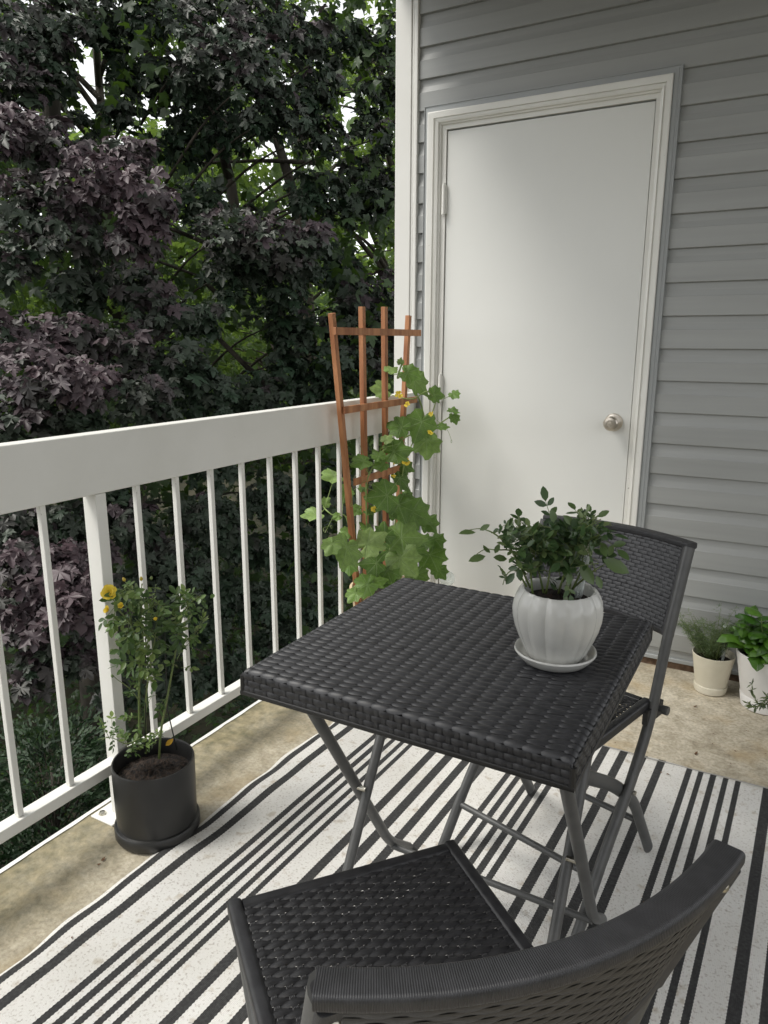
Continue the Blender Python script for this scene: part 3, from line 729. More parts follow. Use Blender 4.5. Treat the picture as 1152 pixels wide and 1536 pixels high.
for k, (pl, r) in enumerate(S):
    pts = [zoomp(x, y, random.uniform(-.012, .012)+(.03 if k == 6 else 0)) for x, y in pl]
    stems.tube(arc(pts, .03, 4), [r*(1-.5*i/max(1, len(arc(pts, .03, 4))-1)) for i in range(len(arc(pts, .03, 4)))], 7)
    stem_pts += pts[1:]
# thorns
mb = stems
for i in range(26):
    a = zoomp(560+random.uniform(0, 120)*.9, 1250-i*26); mb.tube([a, a+np.array([random.uniform(-.006, .006), random.uniform(-.006, .006), .002])], [.0008, .0001], 4)
sp.stem = stems
def cloud(n, cx, cy, rx, ry, size, spread=.05):
    n = max(2, int(n*.82)); rx *= .95; ry *= .97; size *= .84
    for _ in range(n):
        a = random.uniform(0, 2*PI); q = math.sqrt(random.random())
        P = zoomp(cx-8+rx*q*math.cos(a), cy+ry*q*math.sin(a), random.uniform(-spread, spread))
        near = min(stem_pts, key=lambda s: np.linalg.norm(s-P)); d = nz(P-near)+rng.normal(0, .16, 3); d[2] += .1
        n = nz(toward(P+np.array([BP[0], BP[1], 0]))*.7+np.array([0, 0, .8])+rng.normal(0, .45, 3))
        sp.compound(P-nz(d)*min(size*2.2, np.linalg.norm(P-near)+.004), d, n, size*random.uniform(.75, 1.15), random.choice((3, 5, 5)))
cloud(46, 330, 320, 160, 190, .027); cloud(44, 560, 330, 180, 160, .026); cloud(36, 780, 340, 150, 180, .026); cloud(30, 560, 560, 200, 140, .028); cloud(22, 350, 620, 120, 140, .030)
cloud(14, 470, 780, 100, 90, .032); cloud(10, 800, 610, 70, 120, .026); cloud(8, 320, 900, 100, 80, .021); cloud(15, 230, 1230, 140, 100, .022); cloud(14, 440, 1250, 120, 110, .020); cloud(10, 400, 1400, 110, 50, .018); cloud(6, 510, 1050, 60, 40, .022); cloud(4, 250, 450, 60, 160, .020)
for x, y in ((180, 630), (95, 262), (960, 215), (210, 725)):
    P = zoomp(x, y); sp.leaf(P, rng.normal(0, 1, 3), np.array([.6, -.6, .5]), .022)
sp.build(r1, M['rose_leaf'], M['stem'])
def flower(parent, c, r, face, layers=((1., 9, 15), (.8, 8, 38), (.58, 7, 58), (.36, 5, 75)), m=None):
    face = nz(face); a = nz(np.cross(face, [0, 0, 1])); b = np.cross(face, a); p = []; t = []; n = []; z = []
    for s, k, el in layers:
        for i in range(k):
            th = 2*PI*(i+random.uniform(-.2, .2))/k+s*3; e = math.radians(el+random.uniform(-8, 8)); rad = a*math.cos(th)+b*math.sin(th)
            d = rad*math.cos(e)+face*math.sin(e); p.append(np.asarray(c)+rad*r*.08); t.append(d); n.append(face*math.cos(e)-rad*math.sin(e)); z.append(r*s*random.uniform(.9, 1.1))
    PET = ([(0, 0, 0), (.35, .32, .06), (.75, .45, .03), (1, .25, -.08), (1.03, 0, -.03), (1, -.25, -.08), (.75, -.45, .03), (.35, -.32, .06), (.5, 0, -.05)], [(8, i, (i+1) % 8) for i in range(8)])
    return leaves('flower', m or M['yellow'], parent, PET, p, t, n, z, None, 180)
def bud(parent, c, r, d, m):
    d = nz(d); mb = MB(); c = np.asarray(c); mb.tube([c-d*r*1.2, c-d*r*.7, c, c+d*r*.8, c+d*r*1.5], [r*.3, r*.85, r, r*.7, r*.08], 9); 
    return mb.build('bud', m, parent, smooth=180)
flower(r1, zoomp(172, 172, .03), .0165, (.5, -.7, .55))
flower(r1, zoomp(170, 305, .03), .012, (-.2, -.8, .5), ((1, 5, 45), (.8, 5, 62), (.6, 4, 78)))
flower(r1, zoomp(262, 250, .05), .0085, (.2, -.7, .6), ((1, 6, 35), (.8, 5, 58), (.55, 4, 76)))
flower(r1, zoomp(517, 365, .045), .0078, (.1, -.4, 1), ((1, 5, 65), (.8, 4, 78)))
for x, y, r, d, m in ((283, 105, .0042, (-.6, 0, .7), M['petal_bud']), (412, 100, .0042, (0, 0, 1), M['petal_bud']), (488, 95, .0040, (.3, 0, 1), M['stem']), (195, 830, .0036, (-.5, 0, .7), M['stem'])):
    b_ = bud(r1, zoomp(x, y), r, d, m) if False else MB(); P = zoomp(x, y); dd = nz(d)
    b_.tube([P-dd*r*1.2, P-dd*r*.7, P, P+dd*r*.8, P+dd*r*1.5], [r*.3, r*.85, r, r*.7, r*.08], 9)
    o = b_.build('bud', m, r1, smooth=180)
    if m.name == 'bud_petal': o.data.attributes.new('rnd', 'FLOAT', 'FACE')
# wire hoop
mb = MB(); mb.tube(arc([zoomp(440, 1400), zoomp(445, 900), zoomp(448, 206), zoomp(600, 200), zoomp(585, 300, -.02), zoomp(610, 1100, -.02), zoomp(685, 1420, -.02)], .006, 4), .0016, 7)
hoop = mb.build('wire_hoop', M['wire'], smooth=180); hoop.location = (BP[0], BP[1], 0)
tag(hoop, 'dark wire support hoop standing in the black rose pot', 'plant support')
# fallen yellow leaf on its soil
o = leaves('fallen_leaf', leaf_mat('fallen_yellow_leaf', [(0, (.55, .30, .02)), (1, (.62, .38, .04))], .5, .2), None, OVATE, [zoomp(600, 1395, -.02)+np.array([BP[0], BP[1], .004])], [(.45, .35, .5)], [(.5, -.7, .35)], [.026], [.5], 180)
tag(o, 'yellow fallen leaf lying on the soil of the black rose pot', 'leaf')

# --- 2. fluted white pot on the table
TP = np.array([1.128, -1.706, TZ+.0036])
sc = MB(); sc.lathe([(.0001, 0), (.050, 0), (.056, .003), (.0655, .013), (.0695, .0195), (.0685, .0225), (.0655, .0215), (.060, .0135), (.052, .0085), (.0001, .0080)], (0, 0, 0), 64)
so_ = sc.build('pot_saucer', M['white_glaze'], smooth=40, loc=tuple(TP)); tag(so_, 'round glossy white saucer under the fluted pot on the table', 'saucer')
r2 = thing('potted_miniature_rose', 'leafy green plant in a fluted glossy white pot standing on the wicker table', 'potted plant', (TP[0], TP[1], TP[2]+.0085))
fl = lambda a, i: (.062*abs(math.cos(7*a))**.8-.040)*(1 if 3 <= i <= 13 else 0) if i < 15 else 0
prof = [(.0001, .001), (.044, .0012), (.0475, .003), (.050, .008), (.056, .022), (.063, .038), (.0695, .056), (.0735, .074), (.0745, .088), (.0725, .101), (.0685, .111), (.0645, .1175), (.0625, .1205), (.0605, .122), (.0575, .121), (.0560, .116), (.0570, .098), (.0001, .096)]
mb = MB(); mb.lathe(prof, (0, 0, 0), 160, flute=fl); mb.build('pot', M['white_glaze'], r2, smooth=50)
mb = MB(); disc(mb, (0, 0), .0568, .101, 40, .004, .006, 7); mb.build('soil', M['soil'], r2, smooth=180)
T0 = np.array([TP[0], TP[1], TP[2]+.0085])
def zt(x, y, dz=0.):         # close-up of the table plant: scale 3.2, offset (600, 720)
    return atv(600+x/3.2, 720+y/3.2, TP)-T0+np.array([.27, -.96, 0])*dz
sp = Sprays(); stems = MB(); stem_pts = []
for pl in ([(640, 540), (632, 440), (600, 330), (560, 260), (530, 200)], [(625, 520), (590, 430), (540, 340), (470, 325), (400, 340), (350, 365)], [(700, 540), (720, 430), (735, 330), (730, 230), (735, 150)], [(760, 540), (790, 420), (850, 320), (900, 230), (940, 160)],
           [(820, 540), (870, 430), (880, 340), (920, 270)], [(690, 540), (660, 420), (640, 320), (660, 230)], [(600, 470), (520, 300), (450, 240), (380, 235), (330, 238)], [(830, 520), (930, 410), (1010, 390)], [(610, 500), (560, 420), (520, 420), (505, 480)]):
    pts = [zt(x, y, random.uniform(-.02, .03)) for x, y in pl]; q = arc(pts, .02, 4)
    stems.tube(q, [.0019*(1-.65*i/(len(q)-1)) for i in range(len(q))], 7); stem_pts += pts[1:]
sp.stem = stems
def cloud2(n, cx, cy, rx, ry, size, spread=.045, r=None):
    n = int(n*1.35); rx *= .92; ry *= .95; size *= .88
    for _ in range(n):
        a = random.uniform(0, 2*PI); q = math.sqrt(random.random()); P = zt(cx-12+rx*q*math.cos(a), cy+ry*q*math.sin(a), random.uniform(-spread, spread))
        near = min(stem_pts, key=lambda s: np.linalg.norm(s-P)); d = nz(P-near)+rng.normal(0, .16, 3)
        n = nz(toward(P+T0)*.6+np.array([0, 0, .9])+rng.normal(0, .45, 3)); sp.compound(P-nz(d)*min(size*2.2, np.linalg.norm(P-near)+.004), d, n, size*random.uniform(.8, 1.15), random.choice((3, 5)), r)
cloud2(28, 640, 265, 120, 80, .024); cloud2(38, 770, 275, 135, 90, .026); cloud2(26, 900, 285, 110, 95, .025); cloud2(10, 910, 200, 60, 40, .017); cloud2(16, 640, 370, 95, 75, .023); cloud2(9, 830, 380, 110, 60, .024); cloud2(5, 780, 510, 70, 40, .020); cloud2(5, 520, 240, 50, 50, .017); cloud2(2, 515, 470, 20, 40, .018)
for x, y, tx, ty, z in ((330, 238, -1, .0, .026), (410, 215, .8, .5, .017), (375, 360, -1, -.25, .027), (428, 325, -.4, .4, .017), (470, 315, .4, .9, .016), (495, 360, -.7, .1, .022), (735, 165, -.25, .95, .024), (815, 185, -.6, .5, .022), (1020, 390, .75, -.4, .040), (970, 150, .8, .5, .018), (890, 430, .5, -.8, .035), (950, 470, .3, -.9, .02), (527, 200, .3, .7, .019), (525, 240, .3, .5, .016)):
    P = zt(x, y, .02)-(RGT*tx+UPV*ty)*z*.55; sp.leaf(P, RGT*tx+UPV*ty-_F*.2, toward(P+T0)+np.array([0, 0, .6])+rng.normal(0, .3, 3), z*1.15, .75)
sp.build(r2, M['mini_leaf'], M['stem'])

def spike(name, base, h, rb, label, lean=(0, 0), m='clear', top='pale_plastic'):
    t = thing(name, label, 'watering spike', base)
    mb = MB(); d = nz((lean[0], lean[1], 1)); mb.tube([d*0, d*h*.15, d*h*.8, d*h*.9], [.002, .0065, .0075, .0045], 14); mb.build('spike_tube', M[m], t, smooth=180)
    mb = MB(); mb.blob(d*(h*.9+rb*.8), rb, 18, 10, (1, 1, .82)); mb.build('spike_bulb', M[top], t, smooth=180)
P = zt(855, 520, -.01)+T0; spike('watering_spike', tuple(P-np.array([0, 0, .03])), .098, .0105, 'clear watering spike with a pale bulb stuck in the fluted pot on the table', (.10, .05))

# --- 3. cream pot with dill
CP = np.array([1.284, -.132])
r3 = thing('potted_dill', 'feathery green dill in a cream tapered pot against the wall', 'potted plant', (CP[0], CP[1], 0))
mb = MB(); mb.lathe([(.0001, .001), (.050, .001), (.054, .004), (.058, .026), (.0575, .0285), (.0545, .029), (.0535, .031), (.0545, .034), (.072, .143), (.0725, .147), (.0705, .1485), (.0685, .146), (.0655, .115), (.0001, .115)], (0, 0, 0), 64); mb.build('pot', M['cream_pot'], r3, smooth=40)
mb = MB(); disc(mb, (0, 0), .066, .120, 36, .005, .004, 7); mb.build('soil', M['soil'], r3, smooth=180)
p, t, n, z = [], [], [], []; st = MB()
for i in range(60):
    a = random.uniform(0, 2*PI); b0 = np.array([random.uniform(-.03, .012), random.uniform(-.02, .03), .12]); L = random.uniform(.09, .235)
    d = nz((math.cos(a)*.70-.12, math.sin(a)*.45, 1)); e = b0+d*L; pts = wander(b0, e, 5, .004); st.tube(pts, [.0011, .001, .0009, .0008, .0006, .0004], 5)
    for k in range(26):
        q = random.uniform(.3, 1.); c = b0+d*L*q; a2 = random.uniform(0, 2*PI); dd = nz((math.cos(a2), math.sin(a2), random.uniform(-.3, .7)))
        st_e = c+dd*.012
        for w_ in range(5): p.append(c+dd*random.uniform(0, .016)); t.append(dd+rng.normal(0, .6, 3)); n.append(rng.normal(0, 1, 3)); z.append(random.uniform(.010, .022))
st.build('stems', M['stem'], r3, smooth=180)
NEED = ([(0, .035, 0), (0, -.035, 0), (1, 0, 0)], [(0, 1, 2)])
leaves('foliage', M['dill_leaf'], r3, NEED, p, t, n, z)
spike('watering_spike', (CP[0]+.030, CP[1]+.0, .115), .145, .0125, 'clear watering spike with a ball top stuck in the cream dill pot', (.02, 0), top='clear')

# --- 4. white pot with basil
WP = np.array([1.462, -.170])
r4 = thing('potted_basil', 'bushy glossy basil in a white tapered pot at the right edge', 'potted plant', (WP[0], WP[1], 0))
mb = MB(); mb.lathe([(.0001, .001), (.070, .001), (.0745, .004), (.081, .046), (.080, .048), (.0785, .0495), (.0795, .052), (.1065, .196), (.1075, .202), (.1045, .204), (.1015, .199), (.097, .16), (.0001, .16)], (0, 0, 0), 72); mb.build('pot', M['white_pot'], r4, smooth=40)
mb = MB(); disc(mb, (0, 0), .0985, .168, 36, .006, .004, 7); mb.build('soil', M['soil'], r4, smooth=180)
def domed(n=7, w=.36, cup=.10, ruff=.015, heart=0.):
    vs = []; fs = []
    for i in range(n+1):
        u = i/n; half = w*math.sin(PI*min(1, u**.8))**.75*(1-.15*u)+.004
        for j in range(-3, 4):
            q = j/3; vs.append((u-heart*abs(q)*(1-u)**3, half*q, -cup*q*q*(.5+.5*u)+.05*math.sin(PI*u)-.18*u*u+ruff*math.sin(j*2.1+i*1.7)*(abs(q))))
    for i in range(n):
        for j in range(6): fs.append((i*7+j, (i+1)*7+j, (i+1)*7+j+1, i*7+j+1))
    return vs, fs
BAS = domed(7, .36, .20, .03)
p, t, n, z = [], [], [], []; st = MB()
for i in range(13):
    a = 2*PI*i/13+random.uniform(-.2, .2); q = random.uniform(.2, .8); b0 = np.array([math.cos(a)*.05*q, math.sin(a)*.05*q, .165]); L = random.uniform(.12, .20)
    e = b0+nz((math.cos(a)*q*.75, math.sin(a)*q*.75, 1))*L; st.tube(wander(b0, e, 4, .003), [.003, .0028, .0025, .002, .0015], 6)
    for k in range(5):
        c = b0+(e-b0)*(.35+.16*k); a0 = random.uniform(0, PI)
        for sgn in (0, PI):
            aa = a0+sgn+k*PI/2; p.append(c); t.append((math.cos(aa), math.sin(aa), .35-.15*k*0+random.uniform(-.25, .2))); n.append((math.cos(aa)*-.2, math.sin(aa)*-.2, 1)); z.append((.100-.010*k)*random.uniform(.8, 1.15))
st.build('stems', M['stem'], r4, smooth=180)
leaves('foliage', M['basil_leaf'], r4, BAS, p, t, n, z, None, 180)

# --- 5. herb in a pot past the right edge, its sprigs hanging into view
HP = np.array([1.60, -.36])
r5 = thing('potted_herb', 'thin grey green herb sprigs hanging in front of the white basil pot', 'potted plant', (HP[0], HP[1], 0))
mb = MB(); mb.lathe([(.0001, .001), (.055, .001), (.062, .10), (.064, .105), (.060, .106), (.057, .09), (.0001, .09)], (0, 0, 0), 48); mb.build('pot', M['white_pot'], r5, smooth=40)
mb = MB(); disc(mb, (0, 0), .057, .094, 30, .004, .003, 6); mb.build('soil', M['soil'], r5, smooth=180)
p, t, n, z = [], [], [], []; st = MB()
def hz(u, v, y=-.33): return at(u, v, 'y', y)-np.array([HP[0], HP[1], 0])
for pl in ([(1165, 1010), (1150, 1050), (1138, 1058), (1128, 1040), (1128, 1026)], [(1165, 1015), (1152, 1055), (1140, 1060), (1126, 1060), (1122, 1055)], [(1170, 1015), (1160, 1050), (1150, 1046)]):
    pts = [hz(u, v, -.32-.02*k) for k, (u, v) in enumerate(pl)]; pts = [np.array([0, -.0, .1])]+pts; q = arc(pts, .02, 4); st.tube(q, [.0016*(1-.5*i/len(q)) for i in range(len(q))], 6)
    for i in range(len(q)//3, len(q)):
        for _ in range(3):
            d = nz(q[min(i+1, len(q)-1)]-q[i-1]); p.append(q[i]+rng.normal(0, .001, 3)); t.append(d+rng.normal(0, .8, 3)); n.append(np.array([0, -.8, .6])+rng.normal(0, .4, 3)); z.append(random.uniform(.014, .026))
st.build('stems', M['stem'], r5, smooth=180)
leaves('foliage', M['sprig_leaf'], r5, ([(0, .05, 0), (.5, .12, .02), (1, 0, -.1), (.5, -.12, .02), (0, -.05, 0)], [(0, 1, 4), (1, 3, 4), (1, 2, 3)]), p, t, n, z)

# --- 6. trellis and cucumber vine in the corner
XT = .05
tr = thing('trellis', 'fan shaped cedar wood trellis leaning in the corner before the railing', 'trellis', (XT, -.45, 0))
def stake(a, b, w=.0105, d=.009):
    mb = MB(); mb.sweep([(0, a[0]+.45, a[1]), (0, b[0]+.45, b[1])], [(-w, -d), (w, -d), (w, d), (-w, d)], up=(1, 0, 0)); mb.build('stake', M['cedar'], tr, smooth=0, bevel=.001)
for a, b in (((-.745, 1.338), (-.570, .16)), ((-.548, 1.367), (-.520, .16)), ((-.384, 1.373), (-.360, .16)), ((-.186, 1.347), (-.300, .16))): stake((b[0], b[1]), (a[0], a[1]))
for z, ya, yb in ((1.280, -.752, -.112), (1.012, -.700, -.140), (.745, -.632, -.180)):
    mb = MB(); mb.box(.0105, .0215, ya+.45, yb+.45, z-.0125, z+.0125); mb.build('crosspiece', M['cedar'], tr, smooth=0, bevel=.001)
cu = thing('cucumber_plant', 'climbing cucumber vine with broad green leaves and small yellow flowers in the corner', 'potted plant', (.09, -.42, 0))
CO = np.array([.09, -.42, 0])
mb = MB(); mb.lathe([(.0001, .001), (.115, .001), (.12, .01), (.145, .25), (.155, .255), (.155, .285), (.145, .288), (.14, .27), (.135, .25), (.0001, .25)], (0, 0, 0), 56); mb.build('pot', M['beige_pot'], cu, smooth=40)
mb = MB(); disc(mb, (0, 0), .139, .258, 36, .008, .004, 7); mb.build('soil', M['soil'], cu, smooth=180)
def cuke_tmpl():      # five pointed lobes round a heart shaped base
    n = 40; rings = [.38, .72, 1.]; V = [(0.02, 0, 0)]
    def rad(a):       # polar outline round the leaf stalk, 0 = tip
        a = abs(a); base = np.interp(a, [0, .25, .55, .8, 1.15, 1.5, 1.9, 2.3, 2.7, 2.95, PI], [1.06, .80, .66, .86, .62, .72, .54, .60, .52, .40, .08]); return base
    for q in rings:
        for i in range(n):
            a = -PI+2*PI*(i+.5)/n; r = rad(a)*q*(1+(.045 if (i % 2 and q == 1.) else 0))
            vein = math.cos(a*4.6)*.03*q; V.append((r*math.cos(a), r*math.sin(a), vein*1.6+.06*q-.17*q*q*(.6+.4*math.cos(a*2))-(.06 if q == 1. else 0)*math.sin(a*7)*.5))
    F_ = [(0, 1+i, 1+(i+1) % n, 1+(i+1) % n) for i in range(n-1)]
    tri = [(0, 1+i, 1+(i+1) % n) for i in range(n)]
    for k in range(2):
        for i in range(n):
            a, b = 1+k*n+i, 1+k*n+(i+1) % n; tri += [(a, a+n, b), (b, a+n, b+n)]
    return V, tri
CUK = cuke_tmpl()
# u, v, size px, image direction of the tip (degrees, 0 right, 90 up), x plane, shade
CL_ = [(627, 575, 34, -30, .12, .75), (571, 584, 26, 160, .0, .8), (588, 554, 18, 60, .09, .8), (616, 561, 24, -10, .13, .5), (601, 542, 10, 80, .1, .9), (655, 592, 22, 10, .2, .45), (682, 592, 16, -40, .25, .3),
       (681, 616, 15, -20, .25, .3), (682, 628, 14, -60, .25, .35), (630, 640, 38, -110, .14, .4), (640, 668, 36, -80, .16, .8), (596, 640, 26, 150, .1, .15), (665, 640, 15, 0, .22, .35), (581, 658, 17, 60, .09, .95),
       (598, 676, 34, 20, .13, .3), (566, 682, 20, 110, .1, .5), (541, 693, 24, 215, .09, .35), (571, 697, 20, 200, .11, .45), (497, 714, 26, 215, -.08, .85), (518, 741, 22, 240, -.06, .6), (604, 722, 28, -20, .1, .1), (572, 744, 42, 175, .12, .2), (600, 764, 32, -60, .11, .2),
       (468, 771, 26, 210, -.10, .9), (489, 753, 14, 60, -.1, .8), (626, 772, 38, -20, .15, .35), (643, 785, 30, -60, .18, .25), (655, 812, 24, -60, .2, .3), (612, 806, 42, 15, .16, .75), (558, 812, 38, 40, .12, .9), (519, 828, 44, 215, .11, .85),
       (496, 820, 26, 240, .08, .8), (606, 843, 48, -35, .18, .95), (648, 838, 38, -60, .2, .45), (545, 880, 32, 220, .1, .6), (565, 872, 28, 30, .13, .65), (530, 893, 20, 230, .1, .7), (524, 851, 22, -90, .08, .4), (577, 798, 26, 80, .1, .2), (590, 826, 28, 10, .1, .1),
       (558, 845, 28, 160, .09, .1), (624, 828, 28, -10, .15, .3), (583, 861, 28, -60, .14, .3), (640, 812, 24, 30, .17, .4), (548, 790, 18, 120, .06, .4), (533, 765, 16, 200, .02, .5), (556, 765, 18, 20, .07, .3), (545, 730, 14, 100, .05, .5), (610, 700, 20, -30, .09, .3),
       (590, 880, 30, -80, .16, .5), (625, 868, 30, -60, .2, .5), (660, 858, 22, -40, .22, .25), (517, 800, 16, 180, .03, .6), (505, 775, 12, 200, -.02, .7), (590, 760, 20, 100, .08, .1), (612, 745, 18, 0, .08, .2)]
p, t, n, z, r = [], [], [], [], []; pet = MB()
vine_pts = [at(u, v, 'x', x)-CO for u, v, x in ((556, 868, .08), (550, 800, .06), (549, 720, .07), (571, 678, .08), (600, 660, .1), (640, 640, .12), (630, 600, .1), (604, 560, .09), (594, 571, .09), (603, 545, .1))]
vine2 = [at(u, v, 'x', x)-CO for u, v, x in ((640, 650, .12), (648, 620, .15), (655, 600, .18), (640, 585, .2), (620, 600, .13), (598, 596, .08))]
vine3 = [at(u, v, 'x', x)-CO for u, v, x in ((540, 870, .05), (528, 810, .02), (518, 770, -.02), (500, 775, -.05), (487, 763, -.09))]
vine4 = [at(u, v, 'x', x)-CO for u, v, x in ((575, 868, .1), (590, 800, .1), (600, 740, .09), (605, 700, .09), (620, 660, .11), (660, 635, .2), (680, 622, .24))]
vn = MB()
for vp, rr in ((vine_pts, .0034), (vine2, .0022), (vine3, .0026), (vine4, .0026)): vn.tube(arc(vp, .03, 4), rr, 8)
pet = vn
allv = [q for vp in (vine_pts, vine2, vine3, vine4) for q in arc(vp, .03, 4)]
for u, v, s, ang, x, sh in CL_:
    P = at(u, v, 'x', x); dep = (P-CAM)@_F; size = s/FPX*dep*random.uniform(.84, 1.0)
    d2 = RGT*math.cos(math.radians(ang))+UPV*math.sin(math.radians(ang))
    nn = nz(toward(P)*random.uniform(.5, 1.)+np.array([.1, 0, random.uniform(.35, .9)])+rng.normal(0, .22, 3)); tt = d2+np.array([0, 0, -.25])+rng.normal(0, .12, 3)
    tt = tt-nn*(tt@nn); base = P-CO-nz(tt)*size*.25
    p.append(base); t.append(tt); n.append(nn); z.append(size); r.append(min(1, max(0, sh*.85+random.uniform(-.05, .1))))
    near = min(allv, key=lambda q: np.linalg.norm(q-base)); mid = (near+base)/2-nn*.015; pet.tube(arc([near, mid, base+nn*.0], .02, 4), .0014, 6)
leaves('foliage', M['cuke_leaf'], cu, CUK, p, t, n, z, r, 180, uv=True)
for u, v, s, x in ((598, 592, 6, .12), (611, 607, 5, .14), (647, 621, 4, .2), (645, 650, 5, .18), (595, 692, 7, .11), (609, 694, 7, .12), (561, 763, 5, .1), (590, 715, 4, .1)):
    P = at(u, v, 'x', x); flower(cu, P-CO, s/FPX*((P-CAM)@_F)*.95, nz(toward(P)+np.array([0, 0, .5])+rng.normal(0, .5, 3)), ((1, 5, 25), (.45, 5, 70)))
mb = vn
for a, b, c in (((655, 630, .18), (672, 645, .22), (677, 660, .24)), ((572, 672, .1), (590, 668, .12), (607, 663, .12)), ((549, 720, .07), (530, 735, .1), (527, 755, .1)), ((487, 800, .02), (484, 792, .0), (497, 788, .0)), ((560, 728, .1), (575, 733, .1), (585, 731, .1)), ((540, 668, .08), (548, 690, .08), (552, 700, .08))):
    q = arc([at(a[0], a[1], 'x', a[2])-CO, at(b[0], b[1], 'x', b[2])-CO, at(c[0], c[1], 'x', c[2])-CO], .04, 8)
    q = [min(allv, key=lambda w_: np.linalg.norm(w_-q[0]))]+q
    q += [q[-1]+np.array([0, .006*math.sin(k), .006*math.cos(k)-.006]) for k in range(1, 10)]; mb.tube(q, .0009, 5)
vn.build('vine', M['vine'], cu, smooth=180)
g = thing('watering_globe', 'clear plastic watering globe among the lowest cucumber leaves', 'watering globe', tuple(at(671, 868, 'x', .23)))
mb = MB(); mb.blob((0, 0, 0), .0325, 28, 16); mb.build('globe', M['clear'], g, smooth=180)
mb = MB(); mb.tube([(0, 0, -.031), (-.03, -.01, -.10)], [.007, .004], 10); mb.build('stem', M['clear'], g, smooth=180)

# --- dry bits on the floor and the rug
def bit(P, s, kind, rz):
    mb = MB(); vs = []; n = 9; rnd = [random.uniform(.5, 1) for _ in range(n)]
    for k in range(n): a = 2*PI*k/n; vs.append((s*rnd[k]*math.cos(a), s*.45*rnd[k]*math.sin(a), s*random.uniform(.05, .4)))
    vs.append((0, 0, s*.25)); mb.add(vs, [(k, (k+1) % n, n) for k in range(n)])
    return mb
dry = [(924, 1018, .012), (1043, 1060, .016), (1079, 1056, .006), (1122, 1058, .005), (1044, 1131, .017), (1070, 1101, .007), (1103, 1127, .008), (1121, 1097, .009), (953, 1018, .006), (1069, 1116, .005), (923, 1114, .006), (1148, 1131, .006), (1008, 1020, .005), (1096, 1146, .006)]
rugb = [(992, 1159, .008), (1002, 1162, .009), (108, 1406, .006), (155, 1290, .014), (148, 1297, .008), (965, 1353, .003), (1055, 1416, .004), (826, 1207, .004), (430, 1290, .003), (620, 1215, .004)]
DL_ = ['small brown leaf scrap on the bare concrete by the wall', 'small dark scrap of dry leaf lying on or beside the striped rug']
for i, (u, v, s) in enumerate(dry+rugb):
    P = at(u, v, 'z', .001 if (i < len(dry) or u < 160 and v < 1300) else .0125)
    o = bit(P, s*.8, 0, 0).build('dry_leaf', M['dry_leaf'], smooth=0); o.location = tuple(P); o.rotation_euler = (0, 0, random.uniform(0, 6))
    k = i >= len(dry); tag(o, DL_[k], 'leaf scrap', ('leaf scraps on the concrete', 'leaf scraps on the rug')[k])

# ================================================================== TREES BEYOND THE RAILING
def limb(mb, pts, r0, r1, j=.0):
    q = arc(pts, .6, 4); k = len(q); mb.tube(q, [r0+(r1-r0)*i/(k-1) for i in range(k)], 9)
GAPS = [(140, 90, 30, 40), (118, 60, 14, 14), (190, 190, 22, 16), (430, 90, 10, 10), (465, 20, 20, 12), (505, 250, 12, 20), (495, 60, 10, 14), (60, 15, 12, 10), (300, 450, 20, 12), (120, 470, 16, 10), (20, 560, 10, 8), (580, 240, 12, 26), (585, 390, 14, 26), (240, 240, 12, 10), (150, 395, 14, 8), (405, 255, 62, 60), (285, 372, 50, 34), (45, 452, 36, 24), (365, 525, 46, 46), (135, 125, 40, 62), (75, 160, 40, 24), (520, 160, 20, 60), (545, 365, 24, 34), (225, 185, 30, 24), (545, 215, 30, 30), (170, 470, 26, 14), (470, 440, 26, 26), (555, 20, 26, 30), (330, 30, 30, 20), (260, 60, 16, 30), (110, 195, 36, 24)]
def in_gap(P, k=1.):
    u, v = proj(P); return any(((u-a)/(c*k*.74))**2+((v-b)/(d*k*.74))**2 < 1 for a, b, c, d in GAPS)
pt = thing('purple_maple_tree', 'large dark purple leaved maple tree right outside the balcony railing', 'tree', (-4.9, 2.0, -3.4))
PO = np.array([-4.9, 2.0, -3.4])
